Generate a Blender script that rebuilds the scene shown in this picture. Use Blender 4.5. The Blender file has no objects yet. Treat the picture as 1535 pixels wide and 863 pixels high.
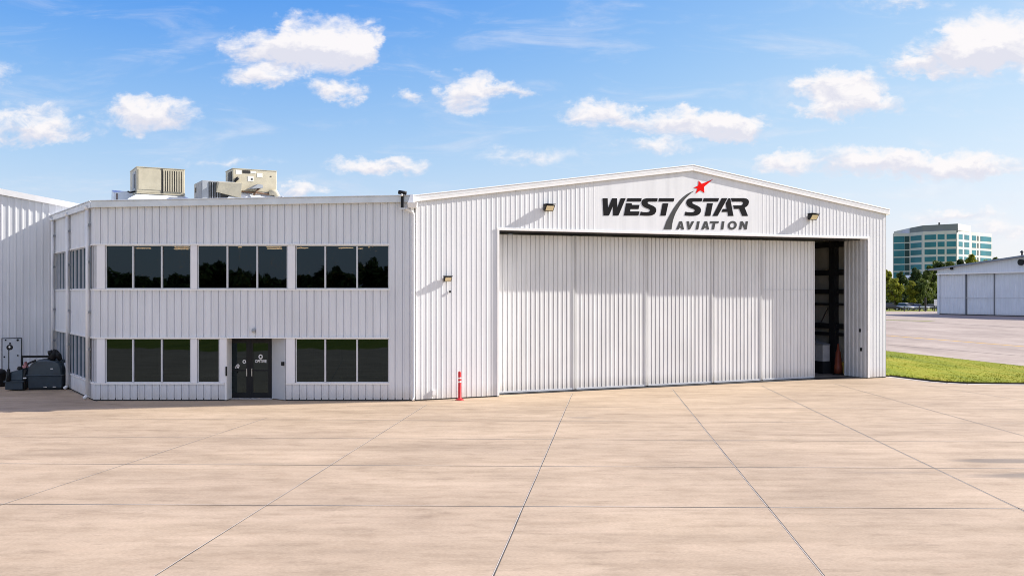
import bpy, math, random
from mathutils import Vector, Matrix
from mathutils.geometry import tessellate_polygon
R = math.radians
rnd = random.Random(7)
scene = bpy.context.scene
COL = scene.collection

# ------------------------------------------------------------------ camera model
F, CX, HY, CH = 1400.0, 767.5, 440.0, 4.0          # focal length in photo pixels, centre, horizon row, camera height


def ground(px, py):
    """Survey point on the flat ground seen at a photo pixel."""
    Y = F * CH / (py - HY)
    return Vector(((px - CX) * Y / F, Y, 0.0))


class Plane:
    """A vertical wall plane through p with direction d (plan); u runs along it, n points outwards."""
    def __init__(s, p, d):
        s.p = Vector((p[0], p[1])); s.d = Vector((d[0], d[1])).normalized()
        s.n = Vector((s.d.y, -s.d.x))

    def at(s, u, off=0.0, z=0.0):
        q = s.p + s.d * u + s.n * off
        return Vector((q.x, q.y, z))

    def hit(s, px, py, off=0.0):
        k = (px - CX) / F
        a = s.p + s.n * off
        u = (k * a.y - a.x) / (s.d.x - k * s.d.y)
        return u, CH - (py - HY) * (a.y + u * s.d.y) / F

    def u(s, px, off=0.0):
        return s.hit(px, HY, off)[0]


# ------------------------------------------------------------------ materials
def nodes_of(name):
    m = bpy.data.materials.new(name); m.use_nodes = True
    nt = m.node_tree
    b = nt.nodes['Principled BSDF']
    return m, nt, b


def N(nt, kind, **kw):
    n = nt.nodes.new(kind)
    for k, v in kw.items():
        if k.startswith('i_'):
            n.inputs[k[2:].replace('_', ' ')].default_value = v
        else:
            setattr(n, k, v)
    return n


def ramp(nt, fac, stops):
    r = nt.nodes.new('ShaderNodeValToRGB')
    e = r.color_ramp.elements
    while len(e) < len(stops): e.new(0.5)
    for el, (p, c) in zip(e, stops):
        el.position = p; el.color = (*c, 1) if len(c) == 3 else c
    nt.links.new(fac, r.inputs[0])
    return r.outputs[0]


def noise(nt, scale, stretch=(1, 1, 1), detail=4, rough=.55, loc=(0, 0, 0), coord='Object'):
    tc = nt.nodes.new('ShaderNodeTexCoord')
    mp = nt.nodes.new('ShaderNodeMapping')
    mp.inputs['Scale'].default_value = stretch; mp.inputs['Location'].default_value = loc
    nt.links.new(tc.outputs[coord], mp.inputs[0])
    n = nt.nodes.new('ShaderNodeTexNoise')
    n.inputs['Scale'].default_value = scale; n.inputs['Detail'].default_value = detail
    n.inputs['Roughness'].default_value = rough
    nt.links.new(mp.outputs[0], n.inputs['Vector'])
    return n.outputs['Fac']


def mixc(nt, fac, a, b, mode='MIX'):
    m = nt.nodes.new('ShaderNodeMix'); m.data_type = 'RGBA'; m.blend_type = mode
    for sock, v in ((m.inputs[0], fac), (m.inputs[6], a), (m.inputs[7], b)):
        if isinstance(v, (int, float)): sock.default_value = v
        elif isinstance(v, tuple): sock.default_value = (*v, 1)
        else: nt.links.new(v, sock)
    return m.outputs[2]


def bump(nt, b, h, strength, dist=.01):
    bp = nt.nodes.new('ShaderNodeBump'); bp.inputs['Strength'].default_value = strength
    bp.inputs['Distance'].default_value = dist
    nt.links.new(h, bp.inputs['Height']); nt.links.new(bp.outputs[0], b.inputs['Normal'])


def plain(name, col, rough=.5, metal=0.0, var=.12, scale=3.0, spec=.5, stretch=(1, 1, 1)):
    m, nt, b = nodes_of(name)
    lo = tuple(c * (1 - var) for c in col); hi = tuple(min(1, c * (1 + var * .5)) for c in col)
    c = ramp(nt, noise(nt, scale, stretch), [(.3, lo), (.7, hi)])
    nt.links.new(c, b.inputs['Base Color'])
    b.inputs['Roughness'].default_value = rough; b.inputs['Metallic'].default_value = metal
    b.inputs['Specular IOR Level'].default_value = spec
    return m


def white_metal(name, col, dirt=.10, seed=0.0):
    m, nt, b = nodes_of(name)
    st = noise(nt, 1.0, (3.2, 3.2, .22), 5, .6, (seed, 0, 0))
    bl = noise(nt, .55, (1, 1, 1), 3, .5, (0, seed, 3))
    c1 = ramp(nt, st, [(.32, tuple(c * (1 - dirt) for c in col)), (.62, col)])
    c2 = ramp(nt, bl, [(.3, tuple(c * (1 - dirt * .6) for c in (1, 1, 1.0))), (.65, (1, 1, 1))])
    c3 = mixc(nt, 1.0, c1, c2, 'MULTIPLY')
    # splash dirt of the lowest part of a sheet, broken up by noise
    tc = nt.nodes.new('ShaderNodeTexCoord'); sx = nt.nodes.new('ShaderNodeSeparateXYZ')
    nt.links.new(tc.outputs['Object'], sx.inputs[0])
    mr = nt.nodes.new('ShaderNodeMapRange'); mr.inputs[1].default_value = 0; mr.inputs[2].default_value = .55
    mr.inputs[3].default_value = 1; mr.inputs[4].default_value = 0
    nt.links.new(sx.outputs[2], mr.inputs[0])
    mu = nt.nodes.new('ShaderNodeMath'); mu.operation = 'MULTIPLY'
    nt.links.new(mr.outputs[0], mu.inputs[0]); nt.links.new(noise(nt, 5, (1, 1, .5), 5), mu.inputs[1])
    c4 = mixc(nt, mu.outputs[0], c3, (.50, .44, .37))
    nt.links.new(c4, b.inputs['Base Color'])
    b.inputs['Roughness'].default_value = .42
    b.inputs['Specular IOR Level'].default_value = .4
    bump(nt, b, noise(nt, 1.3, (1, 1, .6), 2), .25, .02)
    return m


M = {}
M['wall'] = white_metal('white_ribbed_steel', (.79, .80, .82), .09, 1)
M['office_wall'] = white_metal('office_ribbed_steel', (.76, .78, .82), .10, 5)
M['door_metal'] = white_metal('door_leaf_steel', (.78, .785, .79), .12, 9)
M['trim'] = plain('white_trim_paint', (.86, .85, .84), .4, var=.05)
M['roof'] = plain('white_roof_sheet', (.80, .81, .82), .45, var=.08, scale=1.2)
M['pilaster'] = plain('white_pilaster_paint', (.82, .82, .85), .4, var=.06, scale=1.5, stretch=(1, 1, .3))
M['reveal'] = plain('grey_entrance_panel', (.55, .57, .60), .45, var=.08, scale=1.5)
M['dark'] = plain('black_metal', (.010, .011, .013), .5, var=.3, scale=6, spec=.3)
M['frame'] = plain('dark_bronze_frame', (.014, .015, .017), .5, var=.2, spec=.25)
M['alu'] = plain('mullion_aluminium', (.62, .63, .66), .35, var=.08)
M['chrome'] = plain('brushed_steel', (.75, .75, .76), .25, .9, var=.1)
M['decal'] = plain('white_vinyl', (.85, .85, .85), .5, var=.04)
M['slate'] = plain('slate_blue_plastic', (.035, .055, .072), .38, var=.25, scale=2.5)
M['slate_lid'] = plain('slate_blue_lid', (.045, .068, .086), .32, var=.25, scale=2.5)
M['panel_grey'] = plain('pale_grey_board', (.62, .65, .68), .5, var=.08)
M['red'] = plain('red_post_plastic', (.62, .018, .022), .35, var=.15, scale=5)
M['refl'] = plain('white_reflective_band', (.85, .85, .83), .3, var=.04)
M['sign_black'] = plain('sign_black_paint', (.016, .016, .018), .85, var=.15, scale=4, spec=.08)
M['sign_grey'] = plain('sign_grey_paint', (.085, .088, .09), .85, var=.15, scale=4, spec=.08)
M['sign_red'] = plain('sign_red_paint', (.80, .006, .004), .85, var=.15, scale=4, spec=.08)
M['sign_panel'] = plain('sign_backing_white', (.78, .77, .78), .45, var=.06, scale=1.1)
M['lens'] = plain('cream_lamp_lens', (.85, .74, .48), .25, var=.06)
M['hvac'] = plain('beige_casing', (.50, .45, .33), .5, var=.14, scale=2.5)
M['hvac_side'] = plain('grey_casing', (.31, .33, .35), .5, var=.15, scale=2.5)
M['hvac_dark'] = plain('coil_black', (.018, .017, .016), .6, var=.3, scale=9)
M['curb'] = plain('galvanised_curb', (.72, .75, .78), .4, .2, var=.10, scale=2)
M['rust'] = plain('rusty_conduit', (.16, .09, .05), .7, var=.3, scale=6)
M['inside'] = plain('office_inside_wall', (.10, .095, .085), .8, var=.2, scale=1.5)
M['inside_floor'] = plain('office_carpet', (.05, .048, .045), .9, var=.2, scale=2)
M['liner'] = plain('hangar_liner', (.42, .41, .37), .7, var=.2, scale=1.2)
M['steel'] = plain('dark_steel_frame', (.02, .022, .026), .6, var=.3, scale=3)
M['carton'] = plain('grey_carton', (.55, .56, .56), .7, var=.15, scale=3)
M['orange'] = plain('orange_plastic', (.24, .05, .022), .5, var=.2, scale=4)
M['yellow_tub'] = plain('yellow_tub', (.55, .42, .10), .5, var=.2, scale=4)
M['sealant'] = plain('black_joint_sealant', (.075, .066, .056), .8, var=.4, scale=.9)
M['joint_lip'] = plain('pale_joint_edge', (.62, .55, .47), .85, var=.2, scale=2)
M['kerb'] = plain('pale_kerb_concrete', (.62, .58, .52), .8, var=.15, scale=1.5)
M['base_dark'] = plain('base_gap_shadow', (.03, .03, .03), .8, var=.2)  # near-black paints in the shadow line of the gap under the walls
M['tower'] = plain('tower_precast', (.62, .60, .60), .8, var=.10, scale=.15)
M['tower_grey'] = plain('tower_grey_panel', (.20, .215, .24), .6, var=.10, scale=.15)
M['trunk'] = plain('bark', (.09, .065, .045), .9, var=.4, scale=2)
M['tyre'] = plain('tyre', (.02, .02, .02), .8, var=.2)
M['far_roof'] = plain('blue_grey_roof', (.22, .26, .32), .5, var=.15, scale=.5)
M['wood_post'] = plain('dark_post', (.03, .027, .024), .8, var=.3)
M['pink'] = plain('faded_red_hose', (.50, .20, .20), .5, var=.3, scale=6)
M['sticker'] = plain('white_sticker', (.8, .79, .75), .5, var=.05)
M['concrete_in'] = plain('hangar_floor_slab', (.22, .21, .19), .5, var=.25, scale=.8)


def leaf_mat(name, lo, hi):
    m, nt, b = nodes_of(name)
    c = ramp(nt, noise(nt, .8, detail=3), [(.32, lo), (.68, hi)])
    nt.links.new(c, b.inputs['Base Color']); b.inputs['Roughness'].default_value = .65
    b.inputs['Specular IOR Level'].default_value = .2
    tl = nt.nodes.new('ShaderNodeBsdfTranslucent'); nt.links.new(c, tl.inputs[0])
    ms = nt.nodes.new('ShaderNodeMixShader'); ms.inputs[0].default_value = .42
    o = nt.nodes['Material Output']
    nt.links.new(b.outputs[0], ms.inputs[1]); nt.links.new(tl.outputs[0], ms.inputs[2]); nt.links.new(ms.outputs[0], o.inputs[0])
    return m


M['leaf_bright'] = leaf_mat('bright_leaves', (.16, .19, .015), (.36, .35, .045))
M['leaf_mid'] = leaf_mat('mid_leaves', (.065, .10, .02), (.16, .19, .04))
M['leaf_dark'] = leaf_mat('dark_leaves', (.03, .055, .018), (.075, .105, .028))


def grass_mat(name, tones, seed):
    m, nt, b = nodes_of(name)
    a = noise(nt, .55, (1.5, .14, 1), 6, .62, (seed, 0, 0))
    c = ramp(nt, a, [(.30, tones[0]), (.5, tones[1]), (.7, tones[2])])
    f = ramp(nt, noise(nt, 9, detail=3), [(.3, (.72, .72, .72)), (.7, (1.1, 1.1, 1.1))])
    nt.links.new(mixc(nt, 1.0, c, f, 'MULTIPLY'), b.inputs['Base Color'])
    b.inputs['Roughness'].default_value = .8; b.inputs['Specular IOR Level'].default_value = .15
    return m


M['lawn'] = grass_mat('lawn_blades', ((.12, .165, .005), (.235, .255, .008), (.36, .31, .03)), 3)  # mowing and dry tones; dark bands also paint the shading of gentle mounds
M['turf_edge_shade'] = plain('shaded_turf_edge', (.035, .03, .016), .9, var=.4, scale=3)  # near-black puts the shade on the turf's near edge into the colour
M['field'] = grass_mat('field_grass', ((.14, .18, .02), (.21, .24, .03), (.28, .27, .05)), 11)


def concrete_mat(name, t0, t1, t2, stretch, stains):
    m, nt, b = nodes_of(name)
    a = noise(nt, 1.0, stretch, 6, .62)
    c = ramp(nt, a, [(.28, t0), (.48, t1), (.72, t2)])
    big = ramp(nt, noise(nt, .11, (1, 1.6, 1), 3), [(.3, (.88, .87, .87)), (.7, (1.06, 1.05, 1.03))])
    c = mixc(nt, 1.0, c, big, 'MULTIPLY')
    strk = ramp(nt, noise(nt, 1.0, (.50, 2.4, 1), 8, .70, (4, 9, 0)), [(.30, (.83, .82, .80)), (.50, (1, 1, 1)), (.72, (1.05, 1.05, 1.05))])
    mot = ramp(nt, noise(nt, 1.7, (.7, 1.1, 1), 6, .65, (2, 7, 0)), [(.30, (.86, .84, .82)), (.52, (1, 1, 1)), (.74, (1.06, 1.04, 1.04))])
    c = mixc(nt, 1.0, c, mot, 'MULTIPLY')
    c = mixc(nt, 1.0, c, strk, 'MULTIPLY')
    fine = ramp(nt, noise(nt, 34, (.45, 1, 1), 3, .7), [(.25, (.74, .74, .74)), (.75, (1.16, 1.16, 1.16))])
    c = mixc(nt, .75, c, mixc(nt, 1.0, c, fine, 'MULTIPLY'))
    pits = ramp(nt, noise(nt, 3.2, (.35, 1, 1), 8, .7), [(.34, (.70, .69, .68)), (.44, (1, 1, 1))])
    c = mixc(nt, .55, c, mixc(nt, 1.0, c, pits, 'MULTIPLY'))
    tc = nt.nodes.new('ShaderNodeTexCoord')
    wob = N(nt, 'ShaderNodeTexNoise'); wob.inputs['Scale'].default_value = .55; wob.inputs['Detail'].default_value = 5
    mpw = N(nt, 'ShaderNodeMapping'); mpw.inputs['Scale'].default_value = (.5, 1.6, 1)
    nt.links.new(tc.outputs['Object'], mpw.inputs[0]); nt.links.new(mpw.outputs[0], wob.inputs['Vector'])
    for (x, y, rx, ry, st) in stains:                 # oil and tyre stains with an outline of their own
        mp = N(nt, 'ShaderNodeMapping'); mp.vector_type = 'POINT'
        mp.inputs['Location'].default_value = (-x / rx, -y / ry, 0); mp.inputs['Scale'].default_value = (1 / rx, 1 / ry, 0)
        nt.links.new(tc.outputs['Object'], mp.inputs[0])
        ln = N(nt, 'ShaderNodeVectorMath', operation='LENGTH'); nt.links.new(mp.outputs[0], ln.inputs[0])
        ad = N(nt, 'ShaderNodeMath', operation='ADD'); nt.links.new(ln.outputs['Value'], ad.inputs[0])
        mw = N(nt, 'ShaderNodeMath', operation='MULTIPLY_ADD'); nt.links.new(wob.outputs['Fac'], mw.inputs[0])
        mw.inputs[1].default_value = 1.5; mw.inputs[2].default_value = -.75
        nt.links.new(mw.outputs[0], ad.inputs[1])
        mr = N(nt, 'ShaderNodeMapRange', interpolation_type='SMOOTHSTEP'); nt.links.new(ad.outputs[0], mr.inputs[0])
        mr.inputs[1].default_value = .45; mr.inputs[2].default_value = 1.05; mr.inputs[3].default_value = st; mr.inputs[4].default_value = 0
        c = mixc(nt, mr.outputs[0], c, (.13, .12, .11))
    nt.links.new(c, b.inputs['Base Color'])
    b.inputs['Roughness'].default_value = .82; b.inputs['Specular IOR Level'].default_value = .25
    bump(nt, b, noise(nt, 22, (.5, 1, 1), 4, .7), .35, .006)
    return m


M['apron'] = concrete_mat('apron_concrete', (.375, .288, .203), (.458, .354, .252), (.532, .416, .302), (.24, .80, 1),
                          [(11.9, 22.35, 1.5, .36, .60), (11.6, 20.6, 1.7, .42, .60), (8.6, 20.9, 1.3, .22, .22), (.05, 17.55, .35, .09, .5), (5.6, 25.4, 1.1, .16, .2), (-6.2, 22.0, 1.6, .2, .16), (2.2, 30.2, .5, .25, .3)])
M['taxi'] = concrete_mat('taxiway_concrete', (.30, .245, .205), (.385, .315, .265), (.46, .385, .325), (.35, .06, 1), [])
M['yellow'] = plain('yellow_line_paint', (.62, .36, .06), .7, var=.2, scale=1.5)


def glass_mat(name, refl, tint, rcol):
    m = bpy.data.materials.new(name); m.use_nodes = True
    nt = m.node_tree; nt.nodes.clear()
    out = nt.nodes.new('ShaderNodeOutputMaterial'); mx = nt.nodes.new('ShaderNodeMixShader')
    tr = nt.nodes.new('ShaderNodeBsdfTransparent'); tr.inputs[0].default_value = (*tint, 1)
    gl = nt.nodes.new('ShaderNodeBsdfGlossy'); gl.inputs[0].default_value = (*rcol, 1); gl.inputs['Roughness'].default_value = .012
    lw = nt.nodes.new('ShaderNodeLayerWeight'); lw.inputs[0].default_value = .25
    mr = nt.nodes.new('ShaderNodeMapRange'); mr.inputs[3].default_value = refl; mr.inputs[4].default_value = .8
    nt.links.new(lw.outputs['Fresnel'], mr.inputs[0])
    tc = nt.nodes.new('ShaderNodeTexCoord')
    nz = nt.nodes.new('ShaderNodeTexNoise'); nz.inputs['Scale'].default_value = .9; nz.inputs['Detail'].default_value = 1
    nt.links.new(tc.outputs['Object'], nz.inputs['Vector'])
    bp = nt.nodes.new('ShaderNodeBump'); bp.inputs['Strength'].default_value = .12; bp.inputs['Distance'].default_value = .02
    nt.links.new(nz.outputs['Fac'], bp.inputs['Height']); nt.links.new(bp.outputs[0], gl.inputs['Normal'])
    nt.links.new(mr.outputs[0], mx.inputs[0]); nt.links.new(tr.outputs[0], mx.inputs[1]); nt.links.new(gl.outputs[0], mx.inputs[2])
    nt.links.new(mx.outputs[0], out.inputs[0])
    return m


M['glass'] = glass_mat('tinted_glass', .036, (.03, .033, .033), (.56, .78, .93))
M['tower_glass'] = plain('teal_mirror_glass', (.03, .19, .25), .35, .0, var=.35, scale=.12, spec=.3)
M['tower_dark'] = plain('dark_teal_glass', (.012, .05, .06), .35, .0, var=.3, scale=.2, spec=.3)


def emit_mat(name, col, st):
    m, nt, b = nodes_of(name)
    b.inputs['Base Color'].default_value = (*col, 1)
    b.inputs['Emission Color'].default_value = (*col, 1); b.inputs['Emission Strength'].default_value = st
    return m


M['tube'] = emit_mat('ceiling_light_diffuser', (1, .86, .68), 1.9)


# ------------------------------------------------------------------ mesh collecting
class MB:
    def __init__(s): s.v = []; s.f = []; s.m = []

    def quad(s, a, b, c, d, mi=0):
        i = len(s.v); s.v += [Vector(a), Vector(b), Vector(c), Vector(d)]; s.f.append((i, i + 1, i + 2, i + 3)); s.m.append(mi)

    def poly(s, pts, mi=0):
        i = len(s.v); s.v += [Vector(p) for p in pts]; s.f.append(tuple(range(i, i + len(pts)))); s.m.append(mi)

    def box8(s, p, mi=0):
        """p: 8 corners, bottom 4 counter-clockwise then top 4."""
        i = len(s.v); s.v += [Vector(q) for q in p]
        for f in ((3, 2, 1, 0), (4, 5, 6, 7), (0, 1, 5, 4), (1, 2, 6, 5), (2, 3, 7, 6), (3, 0, 4, 7)):
            s.f.append(tuple(i + k for k in f)); s.m.append(mi)

    def box(s, x0, x1, y0, y1, z0, z1, mi=0):
        s.box8([(x0, y0, z0), (x1, y0, z0), (x1, y1, z0), (x0, y1, z0), (x0, y0, z1), (x1, y0, z1), (x1, y1, z1), (x0, y1, z1)], mi)

    def wbox(s, P, u0, u1, o0, o1, z0, z1, z0b=None, z1b=None, mi=0):
        """A box on wall plane P: u along, o outwards; optional sloping bottom and top."""
        z0b = z0 if z0b is None else z0b; z1b = z1 if z1b is None else z1b
        s.box8([P.at(u0, o1, z0), P.at(u1, o1, z0b), P.at(u1, o0, z0b), P.at(u0, o0, z0),
                P.at(u0, o1, z1), P.at(u1, o1, z1b), P.at(u1, o0, z1b), P.at(u0, o0, z1)], mi)

    def tube(s, pts, r, n=10, mi=0, cap=True):
        pts = [Vector(p) for p in pts]
        rs = r if isinstance(r, (list, tuple)) else [r] * len(pts)
        rings = []
        for k, p in enumerate(pts):
            t = (pts[min(k + 1, len(pts) - 1)] - pts[max(k - 1, 0)]).normalized()
            a = t.cross(Vector((0, 0, 1)) if abs(t.z) < .9 else Vector((1, 0, 0))).normalized(); b = t.cross(a)
            i = len(s.v)
            s.v += [p + (a * math.cos(2 * math.pi * j / n) + b * math.sin(2 * math.pi * j / n)) * rs[k] for j in range(n)]
            rings.append(i)
        for A, B in zip(rings, rings[1:]):
            for j in range(n):
                s.f.append((A + j, A + (j + 1) % n, B + (j + 1) % n, B + j)); s.m.append(mi)
        if cap:
            s.f.append(tuple(rings[0] + j for j in reversed(range(n)))); s.m.append(mi)
            s.f.append(tuple(rings[-1] + j for j in range(n))); s.m.append(mi)

    def build(s, name, mats, parent=None, origin=None, smooth=False):
        me = bpy.data.meshes.new(name)
        o0 = Vector(origin) if origin is not None else Vector((0, 0, 0))
        me.from_pydata([tuple(p - o0) for p in s.v], [], s.f)
        for m in (mats if isinstance(mats, list) else [mats]): me.materials.append(m)
        me.polygons.foreach_set('material_index', s.m)
        if smooth: me.polygons.foreach_set('use_smooth', [True] * len(s.f))
        me.update()
        o = bpy.data.objects.new(name, me); COL.objects.link(o)
        if parent is not None: o.parent = parent
        elif origin is not None: o.location = o0
        return o


def tag(o, label=None, cat=None, group=None, kind=None):
    if label: o['label'] = label
    if cat: o['category'] = cat
    if group: o['group'] = group
    if kind: o['kind'] = kind
    return o


def thing(name, loc, label, cat, group=None, rz=0.0):
    o = bpy.data.objects.new(name, None); COL.objects.link(o)
    o.location = loc; o.rotation_euler = (0, 0, rz); o.empty_display_size = .3
    return tag(o, label, cat, group)


def copy_tree(o, parent=None):
    c = o.copy(); COL.objects.link(c); c.parent = parent
    for ch in [x for x in scene.objects if x.parent == o]: copy_tree(ch, c)
    return c


def bevel(o, w=.01, seg=2):
    b = o.modifiers.new('bevel', 'BEVEL'); b.width = w; b.segments = seg; b.limit_method = 'ANGLE'
    return o


def profile(u0, u1, pitch, depth, top, flank, extra=(), phase=0.0, groove=None):
    """Ribbed sheet profile as (u, offset) points from u0 to u1."""
    pts = []
    k = math.floor((u0 - phase) / pitch) - 1
    while phase + k * pitch < u1 + pitch:
        b = phase + k * pitch
        if groove:                                    # a narrow folded recess beside every rib
            gw, gd = groove
            pts += [(b - gw - .004, 0), (b - gw, -gd), (b - .004, -gd)]
        pts += [(b, 0), (b + flank, depth), (b + flank + top, depth), (b + 2 * flank + top, 0)]
        k += 1

    def off(u):
        for (a, oa), (b, ob) in zip(pts, pts[1:]):
            if a <= u <= b: return oa + (ob - oa) * (u - a) / max(1e-9, b - a)
        return 0
    us = sorted({u0, u1, *[e for e in extra if u0 < e < u1], *[u for u, _ in pts if u0 < u < u1]})
    return [(u, off(u)) for u in us]


def ribs(mb, P, u0, u1, z0, z1, pitch=.2, depth=.0105, top=.03, flank=.012, base=0.0, extra=(), phase=0.0, mi=0, groove=None, fade=None):
    fz0 = z0 if callable(z0) else (lambda u: z0); fz1 = z1 if callable(z1) else (lambda u: z1)
    pr = profile(u0, u1, pitch, depth, top, flank, extra, phase, groove)
    if fade: pr = [(u, o * fade(u)) for u, o in pr]
    for (a, oa), (b, ob) in zip(pr, pr[1:]):
        mb.quad(P.at(a, base + oa, fz0(a)), P.at(b, base + ob, fz0(b)), P.at(b, base + ob, fz1(b)), P.at(a, base + oa, fz1(a)), mi)


def flat_shape(mb, pts3, n, t, holes=(), mi=0):
    """Flat shape with thickness t along n; pts3 outline, holes inner outlines."""
    loops = [[Vector(p) for p in pts3]] + [[Vector(p) for p in h] for h in holes]
    allp = [p for l in loops for p in l]
    i0 = len(mb.v)
    mb.v += [p + n * t for p in allp]
    for tri in tessellate_polygon(loops):
        mb.f.append(tuple(i0 + k for k in tri)); mb.m.append(mi)
    for l in loops:
        for a, b in zip(l, l[1:] + l[:1]): mb.quad(a, b, b + n * t, a + n * t, mi)


# ================================================================== THE PLACE
A = ground(622, 600.5); B = ground(1328, 565.5)
HANG = Plane((A.x, A.y), (B.x - A.x, B.y - A.y))
HW = (Vector((B.x, B.y)) - Vector((A.x, A.y))).length
OFF = Plane((A.x, A.y), (1, 0))                       # office front, u negative to the left
SY = A.y / F                                          # metres per photo pixel on the office front
ox = lambda px: (px - CX) * SY - A.x                  # u on the office front
oz = lambda py: CH - (py - HY) * SY
O0 = Vector((OFF.at(ox(141)).x, A.y))                 # front left corner of the office
O2 = ground(82, 572).xy
SIDE = Plane(O2, O0 - O2)                             # u from the back to the front corner
SL = (O0 - O2).length
LEFTB = Plane(O2, HANG.d)                             # front of the neighbouring building
d, n2 = HANG.d, HANG.n
n3 = Vector((n2.x, n2.y, 0)); d3 = Vector((d.x, d.y, 0))

# ------------------------------------------------------------------ ground
g = MB()
g.quad((-3000, -3000, -.02), (3000, -3000, -.02), (3000, 5000, -.02), (-3000, 5000, -.02))
tag(g.build('ground', M['field']), 'flat grassy ground of the airfield reaching to the horizon', 'ground', kind='structure')

edge = [ground(1326, 564.5).xy, Vector((18.85, 42.35)), Vector((19.35, 41.65)), Vector((20.1, 41.2)), Vector((21.2, 41.0)), Vector((22.4, 40.9)), Vector((25.5, 40.75)), Vector((29.6, 40.6))]
ap = MB()
ap.poly([(-90, 3.2, 0), (-40, 4.0, 0), (-12, 3.4, 0), (9, 4.3, 0), (40, 3.4, 0), (75, 3.6, 0), (75, 40.3, 0), (29.6, 40.6, 0)] + [(p.x, p.y, 0) for p in reversed(edge[:-1])] +
        [(10, 62, 0), (-30, 62, 0), (-90, 44, 0)])
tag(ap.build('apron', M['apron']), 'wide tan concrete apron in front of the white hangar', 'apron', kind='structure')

jt = MB()


def joint(p, q, w, z=.004):
    p = Vector((p[0], p[1])); q = Vector((q[0], q[1])); t = (q - p).normalized(); s = Vector((-t.y, t.x))
    n = max(2, int((q - p).length / 1.2))
    rows = []
    for k in range(n + 1):
        c = p.lerp(q, k / n) + s * rnd.uniform(-.004, .004); ww = w * rnd.uniform(.75, 1.25) / 2
        rows.append((c - s * ww, c + s * ww, c + s * (ww + w * .55)))
    for (a, b, e), (a2, b2, e2) in zip(rows, rows[1:]):
        jt.quad((a.x, a.y, z), (a2.x, a2.y, z), (b2.x, b2.y, z), (b.x, b.y, z), 0)
        jt.quad((b.x, b.y, z), (b2.x, b2.y, z), (e2.x, e2.y, z), (e.x, e.y, z), 1)


def far(p, q, k):                                     # the joint extended towards and behind the camera
    return p + (p - q) * k


for (p, q, w) in (((232, 863), (640, 606), .020), ((740, 863), (858, 590), .020), ((1236, 863), (1008, 583), .021),
                  ((1535, 765), (1142, 578), .020), ((1535, 653), (1250, 574.5), .018), ((1535, 600), (1380, 576), .016), ((0, 757), (400, 626), .016)):
    a, b = ground(*p), ground(*q)
    joint(far(a, b, .42).xy, b.xy, w)
for (y0, y1, x0, w) in ((755, 762, 0, .026), (694.5, 702, 0, .022), (654, 662, 0, .016), (626.5, 634.5, 330, .014), (606, 613, 520, .014)):
    a, b = ground(x0, y0 + (y1 - y0) * x0 / 1535), ground(1535, y1)
    joint((a - (b - a) * (.6 if x0 < 400 else 0)).xy, far(b, a, .6).xy, w)
for Y in (12.4, 8.6): joint((-60, Y + .4), (60, Y - .9), .024)
joint(ground(30, 603).xy, ground(146, 601.5).xy, .02); joint(ground(146, 601.5).xy, ground(100, 583).xy, .025)
tag(jt.build('apron_joints', [M['sealant'], M['joint_lip']]), 'dark sealed joints between the apron slabs', 'joints', kind='structure')

kb = MB()
for a, b in zip(edge, edge[1:]):
    t = (b - a).normalized(); s = Vector((-t.y, t.x))
    kb.box8([(a.x, a.y, -.01), (b.x, b.y, -.01), (b.x + s.x * .28, b.y + s.y * .28, -.01), (a.x + s.x * .28, a.y + s.y * .28, -.01),
             (a.x, a.y, .012), (b.x, b.y, .012), (b.x + s.x * .28, b.y + s.y * .28, .012), (a.x + s.x * .28, a.y + s.y * .28, .012)])
tag(kb.build('kerb_strip', M['kerb']), 'pale concrete edging strip between apron and lawn', 'kerb', kind='structure')

T0, T1 = ground(1328, 527).xy, ground(1535, 550).xy
td = (T1 - T0).normalized()
tx = MB()
q0 = T0 - td * 150; q1 = T1 + td * 10.4
tx.poly([(q1.x, q1.y, -.008), (29.7, -5.5, -.008), (140, -5.5, -.008), (165, 214, -.008), (q0.x, q0.y, -.008)])
tag(tx.build('taxiway', M['taxi']), 'pale concrete taxiway running past the lawn to the far hangar', 'taxiway', kind='structure')
y0, y1 = ground(1328, 502.5).xy, ground(1535, 519).xy
yd = (y1 - y0).normalized()
ym = MB()


def strip(mb, p, q, w, z, mi=0):
    t = (q - p).normalized(); s = Vector((-t.y, t.x)) * (w / 2)
    mb.quad((p.x - s.x, p.y - s.y, z), (p.x + s.x, p.y + s.y, z), (q.x + s.x, q.y + s.y, z), (q.x - s.x, q.y - s.y, z), mi)


strip(ym, y0 - yd * 120, y1 + yd * 35, .42, -.003)
for (pa, pb, w) in (((1365, 481.5), (1535, 491), .35), ((1328, 516), (1500, 530.5), .12)):
    a, b = ground(*pa).xy, ground(*pb).xy
    strip(ym, a - (b - a) * .6, b + (b - a) * .5, w, -.003, 1)
tag(ym.build('taxiway_marking', [M['yellow'], M['sealant']]), 'thin yellow guide line painted along the taxiway', 'marking', kind='structure')
sv = MB()
a, b = ground(1322, 479.3).xy, ground(1398, 481).xy
strip(sv, a, b, 2.2, -.004)
tag(sv.build('verge', M['field']), 'thin dry grass verge beyond the taxiway', 'verge', kind='structure')

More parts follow.
